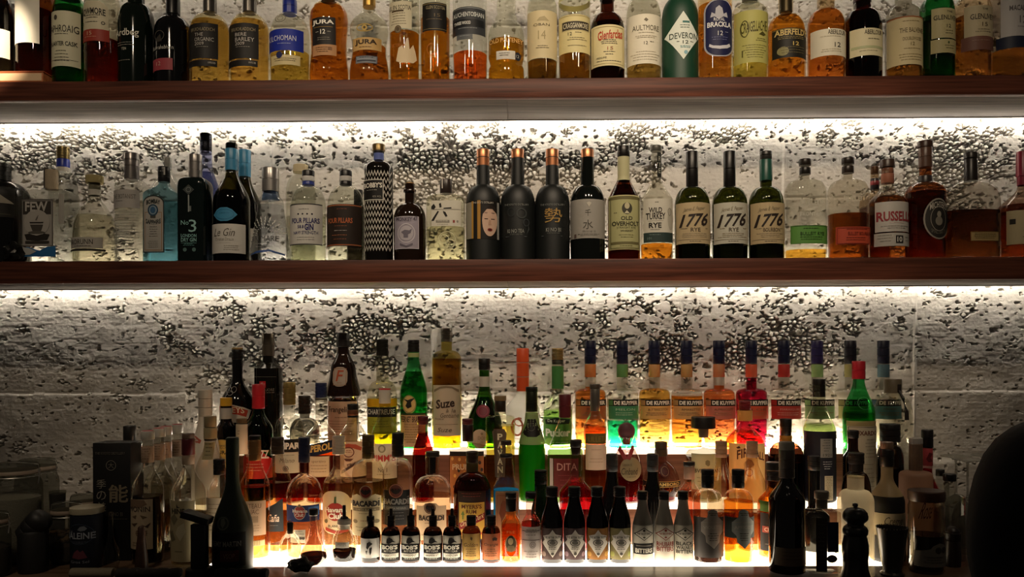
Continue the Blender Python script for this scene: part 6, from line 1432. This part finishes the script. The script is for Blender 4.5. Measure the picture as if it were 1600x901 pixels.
# rolled mats along the front
def roll(x0, x1, y, rpx, Y, m, label, cat, name, sag=0):
    B = Bot((x0 + x1) / 2, y - rpx, Y, ZC)
    rad = B.w(rpx)
    L_ = B.w(x1 - x0)
    o = link(name, None, loc=(B.X, Y, ZC + .0006))
    tag(o, label, cat)
    pts, g = [], random.Random(int(x0))
    vs, fs = [], []
    N, K_ = 22, 18
    for i in range(N + 1):
        x = -L_ / 2 + L_ * i / N
        k = rad * (1 + .10 * math.sin(i * 1.3) * (sag > 0) + g.uniform(-.04, .04) * (sag > 0))
        for j in range(K_):
            t_ = 2 * math.pi * j / K_
            vs.append((x, k * 1.25 * math.cos(t_), max(0, rad + k * math.sin(t_) * (1 - .12 * sag))))
    for i in range(N):
        for j in range(K_):
            q = (j + 1) % K_
            fs.append((i * K_ + j, i * K_ + q, (i + 1) * K_ + q, (i + 1) * K_ + j))
    fs += [tuple(range(K_ - 1, -1, -1)), tuple(range(N * K_, (N + 1) * K_))]
    MB().add((vs, fs), m).build('rolled_cloth', o)
    MB().add(tube([(-L_ / 2 - .0008 + .0004 * 0, rad * .75 * math.cos(k * .5) * (1 - k / 26), rad + rad * .75 * math.sin(k * .5) * (1 - k / 26)) for k in range(22)], .0012, 6), 'p:4a4438').build('rolled_end', o)
    return o


roll(112, 178, 890, 7.5, -.315, pbr('beige_cloth', '6a6250', .9, bump=(160, .6)), 'beige rolled cloth lying in front of the salt canister', 'cloth', 'rolled_cloth')
roll(184, 282, 887, 8, -.318, pbr('brown_cloth', '1c1712', .9, bump=(120, .8)), 'dark brown crumpled rolled cloth lying in front of the syrup bottles', 'cloth', 'rolled_cloth', 1)
roll(338, 418, 888, 8, -.325, pbr('black_cloth', '100f0d', .9, bump=(120, .6)), 'black rolled cloth lying in front of the frosted green bottle', 'cloth', 'rolled_cloth', .6)
# black stand with a tilted top plate
o, B = place(312, 795, -.30, 'tool_stand', 'black stand with tilted rectangular top and round base, left of the frosted green bottle', 'stand')
MB().add(lz(B, [(886, 36), (888, 42), (B.yb, 43)]), BLACKW).build('base', o)
MB().add(boxv(-B.w(11.5), B.w(11.5), -.012, .012, B.z(887), B.z(818), .002), BLACKW).build('post', o)
vs, fs = boxv(-B.w(23), B.w(21), -.020, .020, -.008, .008, .002)
R_ = Matrix.Rotation(math.radians(17), 3, 'Y')
MB().add(([R_ @ Vector(v) + Vector((-B.w(3), 0, B.z(808))) for v in vs], fs), BLACKW).build('tilted_top', o)
# ---- glass things on the left of the light panel
o, B = place(453.5, 812, -.2, 'dasher_bottle', 'cut glass globe dasher bottle with a dark gold cap', 'bottle')
zr = [(B.z(y), B.w(q) / 2) for y, q in ((B.yb, 18), (878, 22), (872, 27), (862, 31), (852, 32.5), (846, 31), (838, 24), (834, 15), (828, 11), (820, 10))]
vs, fs = lathe(zr)
vs = [((x * (1 + .045 * math.cos(16 * math.atan2(y, x)))) if .012 < abs(z_ - 0) < .055 else x, (y * (1 + .045 * math.cos(16 * math.atan2(y, x)))) if .012 < z_ < .055 else y, z_) for x, y, z_ in vs]
MB().add((vs, fs), glass('e8dcc4', 1.9)).build('cut_glass_body', o)
MB().add(lz(B, [(816, 8), (817, 9.5), (832, 10), (833, 9)]), 'm:3a2a14').build('cap', o)
MB().add(tube([(0, 0, B.z(816.5)), (0, 0, B.z(811))], .0011, 8), ALU).build('dasher_tube', o)
o, B = place(490, 798, -.19, 'wine_decanter', 'wide-based clear decanter holding a little dark red wine', 'decanter')
pts = [(800, 12), (806, 11), (822, 12), (834, 16), (842, 22), (856, 33), (863, 40), (869, 42.5), (874, 40), (B.yb, 30)]
MB().add(lz(B, pts), glass('d8a890', 1.8)).build('glass_body', o)
MB().add(lz(B, [(864.5, 38), (869, 40.5), (874, 38), (B.yb - 1, 28)]), glass('050101', 1.12)).build('wine', o)
MB().add(lz(B, [(795, 13), (796, 14), (804, 14), (805, 12)]), 'k:1c1510').build('stopper', o)
o, B = place(538, 790, -.163, 'syrup_jar', 'small clear jar of black syrup with white stopper and black pouring spike', 'jar')
MB().add(lz(B, [(824, 20), (828, 22), (834, 32), (842, 37), (860, 38), (B.yb - 2, 37), (B.yb, 34)]), 'g:dcd4c4').build('glass_body', o)
MB().add(lz(B, [(858, 35.4), (872, 35.4), (B.yb - 3, 33)]), glass('060202', 1.12)).build('syrup', o)
MB().add(lz(B, [(810, 14), (812, 21), (818, 22), (820, 19), (826, 17)]), 'k:b8b0a0').build('stopper', o)
MB().add(lz(B, [(789, 4), (790, 5), (806, 5.5), (808, 12), (810.5, 13)]), 'k:14110f').build('pouring_spike', o)
B.zr = [(0, B.w(19)), (.1, B.w(19))]
decal_mesh(B, [p([(527, 843), (549, 843), (549, 852), (527, 852)], 'c8c0b0', 0), ln(845, 850, 529, 547, 2, '8a8070')], 'jar_label', o)
o, B = place(431, 848, -.172, 'shot_glass', 'small clear shot glass left of the cut glass dasher bottle', 'glass')
MB().add(lz(B, [(849, 18), (850, 18.4), (866, 16), (B.yb, 15)]), 'g:e4e0d8').build('glass_body', o)
g = random.Random(5)
for k, (x, y_, a, L_, lb) in enumerate(((514, -.219, .5, .034, 'clear plastic pipette nearest the black pouch'), (545, -.213, .12, .05, 'long clear plastic pipette lying before the syrup jar'))):
    q = at(x, 872, y_)
    o = tag(link('pipette', None, loc=(q.x, y_, ZC + .0046)), lb, 'pipette', 'clear pipettes on the light panel')
    c_, s_ = math.cos(a), math.sin(a)
    MB().add(tube([(-L_ / 2 * c_, -L_ / 2 * s_, 0), (L_ * .3 * c_, L_ * .3 * s_, 0), (L_ / 2 * c_, L_ / 2 * s_, 0)], [.004, .0032, .0012], 10), 'g:e0dcd4').build('tube', o)
# crumpled black pouch at the panel's front edge
o, B = place(471, 868, -.262, 'black_pouch', 'small crumpled black pouch at the front edge of the light panel', 'pouch')
bm = bmesh.new()
bmesh.ops.create_icosphere(bm, subdivisions=4, radius=1)
for v in bm.verts:
    x, y, z_ = v.co
    k = 1 + .10 * math.sin(6 * x + 3 * y) + .07 * math.sin(9 * z_ - 4 * x) + .05 * math.cos(14 * y + 5 * x)
    w_ = 1 - .45 * max(0, abs(x) - .35)
    v.co = Vector((x * B.w(21) * k, y * .022 * k * w_, max(-.0155, z_ * .0165 * k * w_ + .002 * math.sin(8 * x))))
me = bpy.data.meshes.new('pouch_body')
bm.to_mesh(me)
bm.free()
me.polygons.foreach_set('use_smooth', [True] * len(me.polygons))
me.materials.append(pbr('black_suede', '1a1714', .7, bump=(90, .7)))
link('pouch_body', me, o, (0, 0, .0155))
MB().add(tube([(B.w(10), -.0215, .018), (B.w(13), -.024, .010), (B.w(14), -.026, .001)], .0008, 6), 'k:2a2622').build('drawstring', o)
# ---- right front: pepper mill, ribbed cup, lidded jar, stemmed glasses
o, B = place(1336.5, 786, -.325, 'pepper_mill', 'black turned wooden pepper mill at the front of the worktop', 'pepper mill')
PM = pbr('black_turned_wood', '0f0d0b', .38)
MB().add(lz(B, [(821, 28), (823, 34), (828, 38), (833, 37), (836, 33), (840, 35), (850, 39), (862, 39), (874, 37), (888, 38), (900, 42), (B.yb - 3, 45), (B.yb, 45)]), PM).build('mill_body', o)
MB().add(lz(B, [(793, 12), (795, 26), (800, 35), (806, 38.5), (811, 37), (815, 30), (818, 25), (821, 26)]), PM).build('mill_head', o)
MB().add(lz(B, [(785.5, 4), (787, 8), (790, 8.5), (792, 5), (794, 6)]), 'm:4a4640').build('knob', o)
o, B = place(1394, 820, -.30, 'julep_cup', 'dark metal ribbed cup with beaded rim in front of the cream bottle', 'cup')
vs, fs = lathe([(B.z(y), B.w(q) / 2) for y, q in ((B.yb, 34), (B.yb - 3, 36), (B.yb - 6, 28), (B.yb - 9, 27), (878, 31), (850, 39), (828, 45), (824, 46))], top=False)
vs2, fs2 = lathe([(B.z(y), B.w(q) / 2) for y, q in ((878, 27), (850, 36), (824, 44))], top=False)
vs = [(x * (1 + .02 * math.cos(16 * math.atan2(y, x))), y * (1 + .02 * math.cos(16 * math.atan2(y, x))), z_) for x, y, z_ in vs]
MB().add((vs, fs), 'm:4c4a46').add((vs2, [f[::-1] for f in fs2]), 'm:3a3834').build('cup_wall', o)
m = MB()
rr, zz_ = B.w(22.6), B.z(823.5)
for k in range(30):
    a = 2 * math.pi * k / 30
    s_, f_ = lathe([(-.0016, .0006), (-.001, .0016), (.001, .0016), (.0016, .0006)])
    m.add(([(v[0] + rr * math.cos(a), v[1] + rr * math.sin(a), v[2] + zz_) for v in s_], f_), 'm:5a5852')
rim = m.build('beaded_rim', o)
o, B = place(1447.5, 766, -.265, 'cherry_jar', 'glass jar with brown lid, dark cherries and a grey cherry label', 'jar')
MB().add(lz(B, [(781, 50), (786, 50), (790, 53), (796, 53), (B.yb - 4, 53), (B.yb, 49)]), 'g:c8beaa').build('glass_body', o)
MB().add(lz(B, [(765.5, 51), (767, 54), (779, 54), (781.5, 52)]), 'k:3c2416').build('lid', o)
MB().add(lz(B, [(834, 50.5), (870, 50.5), (B.yb - 4, 48)]), pbr('cherry_syrup', '150a08', .15)).build('cherries', o)
B.zr = [(0, B.w(26.5)), (.2, B.w(26.5))]
decal_mesh(B, [p([(1423, 856), (1430, 855), (1441, 852), (1445, 847), (1455, 843), (1464, 846), (1470, 852), (1472, 856), (1472, 880), (1423, 880)], '55524c', 0), e(1453, 854, 5, 5, '2a2622', 1), e(1463, 854, 4.5, 5, '2a2622', 1), ln(864, 876, 1430, 1464, 3, '3a3834')], 'label', o)
for cx, top, Y, lb in ((1494, 711, .03, 'upturned stemmed glass, leftmost and nearest the small flip bottle'), (1512, 716, -.075, 'upturned stemmed glass, in front of the other two'), (1541, 709, .02, 'upturned stemmed glass, partly behind the black sleeve')):
    o, B = place(cx, top, Y, 'coupe_glass', lb, 'glass', 'upturned stemmed glasses on the right')
    yb = B.yb
    MB().add(lz(B, [(top, 8), (top + .8, 44), (top + 2.4, 44), (top + 4, 20), (top + 7, 5)]), frost('d8d8d4', .6)).build('foot', o)  # bright frosted mix stands in for rim reflections on clear glass
    MB().add(lz(B, [(top + 6, 5), (top + 12, 3.4), (top + 56, 3.4), (top + 62, 6)]), frost('d8d8d4', .8)).build('stem', o)
    q = sorted((max(B.z(y), 0), B.w(w_) / 2) for y, w_ in ((top + 61, 6), (top + 66, 20), (top + 76, 36), (top + 92, 44), (yb, 46)))
    MB().add(lathe(q, bot=False), frost('d0d0cc', .9)).build('bowl', o)
# small dark pots at the far right behind the glasses' bases
o, B = place(1488, 828, -.215, 'dark_pot', 'small dark pot low on the right beside the cherry jar', 'pot')
MB().add(lz(B, [(830, 20), (832, 25), (842, 25), (844, 22), (868, 26), (B.yb, 24)]), pbr('brown_pot', '1c1210', .4)).build('pot_body', o)
MB().add(lz(B, [(822, 8), (824, 14), (829, 22), (830.5, 22)]), pbr('brown_pot', '1c1210', .4)).build('pot_lid', o)

# ------------------------------------------------------------------ person in black at the right edge, back to the bar's front
def person():
    root = tag(link('person', None, loc=(0, 0, 0)), 'person in black clothes standing at the right edge, only a shoulder and arm showing', 'person')
    sx, Y = 1.045, -.62
    J = dict(pel=(sx + .12, Y, .93), wai=(sx + .12, Y, 1.06), che=(sx + .12, Y, 1.17), nk0=(sx + .13, Y, 1.285), nk1=(sx + .135, Y - .01, 1.35), hd0=(sx + .135, Y - .02, 1.42), hd1=(sx + .135, Y - .02, 1.505),
             ls=(sx - .082, Y + .01, 1.19), le=(sx - .122, Y - .01, .99), lw=(sx - .10, Y - .12, .80), rs=(sx + .31, Y, 1.19), re=(sx + .36, Y - .02, .98), rw=(sx + .34, Y - .12, .80),
             lh=(sx + .03, Y, .88), lk=(sx + .02, Y - .02, .49), la=(sx + .02, Y + .02, .085), lt=(sx + .02, Y - .14, .035),
             rh=(sx + .21, Y, .88), rk=(sx + .22, Y - .02, .49), ra=(sx + .22, Y + .02, .085), rt=(sx + .22, Y - .14, .035))

    def skin(name, ch, rad, root_k, m, parent, sub=2):
        ks = []
        for a, b in ch:
            for k in (a, b):
                if k not in ks: ks.append(k)
        me = bpy.data.meshes.new(name)
        me.from_pydata([J[k] for k in ks], [(ks.index(a), ks.index(b)) for a, b in ch], [])
        o = link(name, me, parent)
        md = o.modifiers.new('skin', 'SKIN')
        md.use_smooth_shade = True
        sv = me.skin_vertices[0].data
        for i, k in enumerate(ks):
            q = rad[k]
            sv[i].radius = q if isinstance(q, tuple) else (q, q)
            sv[i].use_root = k == root_k
        o.modifiers.new('sub', 'SUBSURF').levels = sub
        o.modifiers['sub'].render_levels = sub
        me.materials.append(m)
        dg = bpy.context.evaluated_depsgraph_get()
        nm = bpy.data.meshes.new_from_object(o.evaluated_get(dg))
        nm.name = name
        o.modifiers.clear()
        o.data = nm
        return o
    SK = pbr('skin', 'a8785c', .5)
    CL = pbr('black_jersey', '0b0b0c', .85, 0, .2, bump=(60, .4))
    # fingers: five separate chains per hand
    hand = []
    for s_, w_ in (('l', 'lw'), ('r', 'rw')):
        wx, wy, wz = J[w_]
        J[s_ + 'p'] = (wx, wy - .045, wz - .055)
        hand.append((w_, s_ + 'p'))
        for i in range(4):
            bx = wx - .03 + i * .02
            L_ = (.034, .041, .038, .03)[i]
            J[f'{s_}f{i}a'] = (bx, wy - .06, wz - .075)
            J[f'{s_}f{i}b'] = (bx * 1.0, wy - .066, wz - .075 - L_)
            J[f'{s_}f{i}c'] = (bx, wy - .058, wz - .075 - L_ * 1.75)
            hand += [(s_ + 'p', f'{s_}f{i}a'), (f'{s_}f{i}a', f'{s_}f{i}b'), (f'{s_}f{i}b', f'{s_}f{i}c')]
        d = .034 if s_ == 'l' else -.034
        J[s_ + 'ta'] = (wx + d, wy - .035, wz - .045)
        J[s_ + 'tb'] = (wx + d * 1.5, wy - .055, wz - .075)
        hand += [(s_ + 'p', s_ + 'ta'), (s_ + 'ta', s_ + 'tb')]
    rad = dict(pel=(.14, .10), wai=(.12, .085), che=(.13, .09), nk0=(.06, .055), nk1=.052, hd0=(.068, .085), hd1=(.072, .09), ls=.055, le=.04, lw=.030, rs=.055, re=.04, rw=.030,
               lh=.07, lk=.05, la=.042, lt=.038, rh=.07, rk=.05, ra=.042, rt=.038)
    for k in J:
        if k not in rad:
            rad[k] = (.032, .016) if k in ('lp', 'rp') else .0085 if 'f' in k else .0095
    body = skin('body', [('pel', 'wai'), ('wai', 'che'), ('che', 'nk0'), ('nk0', 'nk1'), ('nk1', 'hd0'), ('hd0', 'hd1'), ('che', 'ls'), ('ls', 'le'), ('le', 'lw'), ('che', 'rs'), ('rs', 're'), ('re', 'rw'),
                         ('pel', 'lh'), ('lh', 'lk'), ('lk', 'la'), ('la', 'lt'), ('pel', 'rh'), ('rh', 'rk'), ('rk', 'ra'), ('ra', 'rt')] + hand, rad, 'pel', SK, root)
    crad = {k: (tuple(v + .03 for v in q) if isinstance(q, tuple) else q + .024) for k, q in rad.items()}
    crad['ls'] = crad['rs'] = .098
    crad['le'] = crad['re'] = .068
    J['lc'] = tuple(J['le'][i] * .15 + J['lw'][i] * .85 for i in range(3))
    J['rc'] = tuple(J['re'][i] * .15 + J['rw'][i] * .85 for i in range(3))
    crad['lc'] = crad['rc'] = .048
    crad['nk0'] = (.10, .09)
    skin('jumper', [('pel', 'wai'), ('wai', 'che'), ('che', 'nk0'), ('che', 'ls'), ('ls', 'le'), ('le', 'lc'), ('che', 'rs'), ('rs', 're'), ('re', 'rc')], crad, 'pel', CL, root)
    J['pw'] = (J['pel'][0], J['pel'][1], .95)
    crad['pw'] = (.165, .125)
    J['ll'] = (J['la'][0], J['la'][1], .10)
    J['rl'] = (J['ra'][0], J['ra'][1], .10)
    crad['ll'] = crad['rl'] = .062
    skin('trousers', [('pw', 'lh'), ('lh', 'lk'), ('lk', 'll'), ('pw', 'rh'), ('rh', 'rk'), ('rk', 'rl')], crad, 'pw', pbr('black_trousers', '0a0a0b', .8), root)
    for a, b, nm in (('la', 'lt', 's'), ('ra', 'rt', 's')):
        x, y, z_ = J[b]
        vs, fs = lathe([(0, .047), (.008, .05), (.03, .048), (.055, .036), (.07, .022)], 2.6, 2.6)
        MB().add(([(v[0] + x, v[1] + y + .05, v[2]) for v in vs], fs), pbr('black_leather', '0c0b0a', .3)).build('shoe', root)
    # head: face looking towards the room, dark hair
    hx, hy, hz = J['hd1']
    eye = MB()
    bmh = bmesh.new()
    bmesh.ops.create_uvsphere(bmh, u_segments=28, v_segments=18, radius=1)
    for v in bmh.verts:
        x, y, z_ = v.co
        v.co = Vector((hx + x * .089, hy + .012 + y * .104, hz + .002 + z_ * .115))
    bmesh.ops.delete(bmh, geom=[f for f in bmh.faces if f.calc_center_median().y < hy - .045 and f.calc_center_median().z < hz + .065 or f.calc_center_median().z < hz - .07], context='FACES')
    me = bpy.data.meshes.new('hair')
    bmh.to_mesh(me)
    bmh.free()
    me.polygons.foreach_set('use_smooth', [True] * len(me.polygons))
    me.materials.append(pbr('dark_hair', '15100c', .6, bump=(80, .8)))
    link('hair', me, root)
    def ball(x, y, z_, a, b, c, m, name):
        bmq = bmesh.new()
        bmesh.ops.create_uvsphere(bmq, u_segments=14, v_segments=10, radius=1)
        for v in bmq.verts: v.co = Vector((x + v.co.x * a, y + v.co.y * b, z_ + v.co.z * c))
        mq = bpy.data.meshes.new(name)
        bmq.to_mesh(mq)
        bmq.free()
        mq.polygons.foreach_set('use_smooth', [True] * len(mq.polygons))
        mq.materials.append(m)
        return link(name, mq, root)
    for s_ in (-1, 1):
        ball(hx + s_ * .03, hy - .078, hz - .005, .012, .008, .008, pbr('eye_white', 'd8d4cc', .2), 'eye')
        ball(hx + s_ * .03, hy - .0845, hz - .005, .0052, .003, .0052, pbr('iris', '2a1a10', .2), 'iris')
        ball(hx + s_ * .084, hy + .01, hz - .012, .010, .020, .030, SK, 'ear')
    ball(hx, hy - .092, hz - .03, .013, .016, .022, SK, 'nose')
    ball(hx, hy - .084, hz - .068, .024, .007, .007, pbr('lips', '8a4a40', .4), 'mouth')


person()
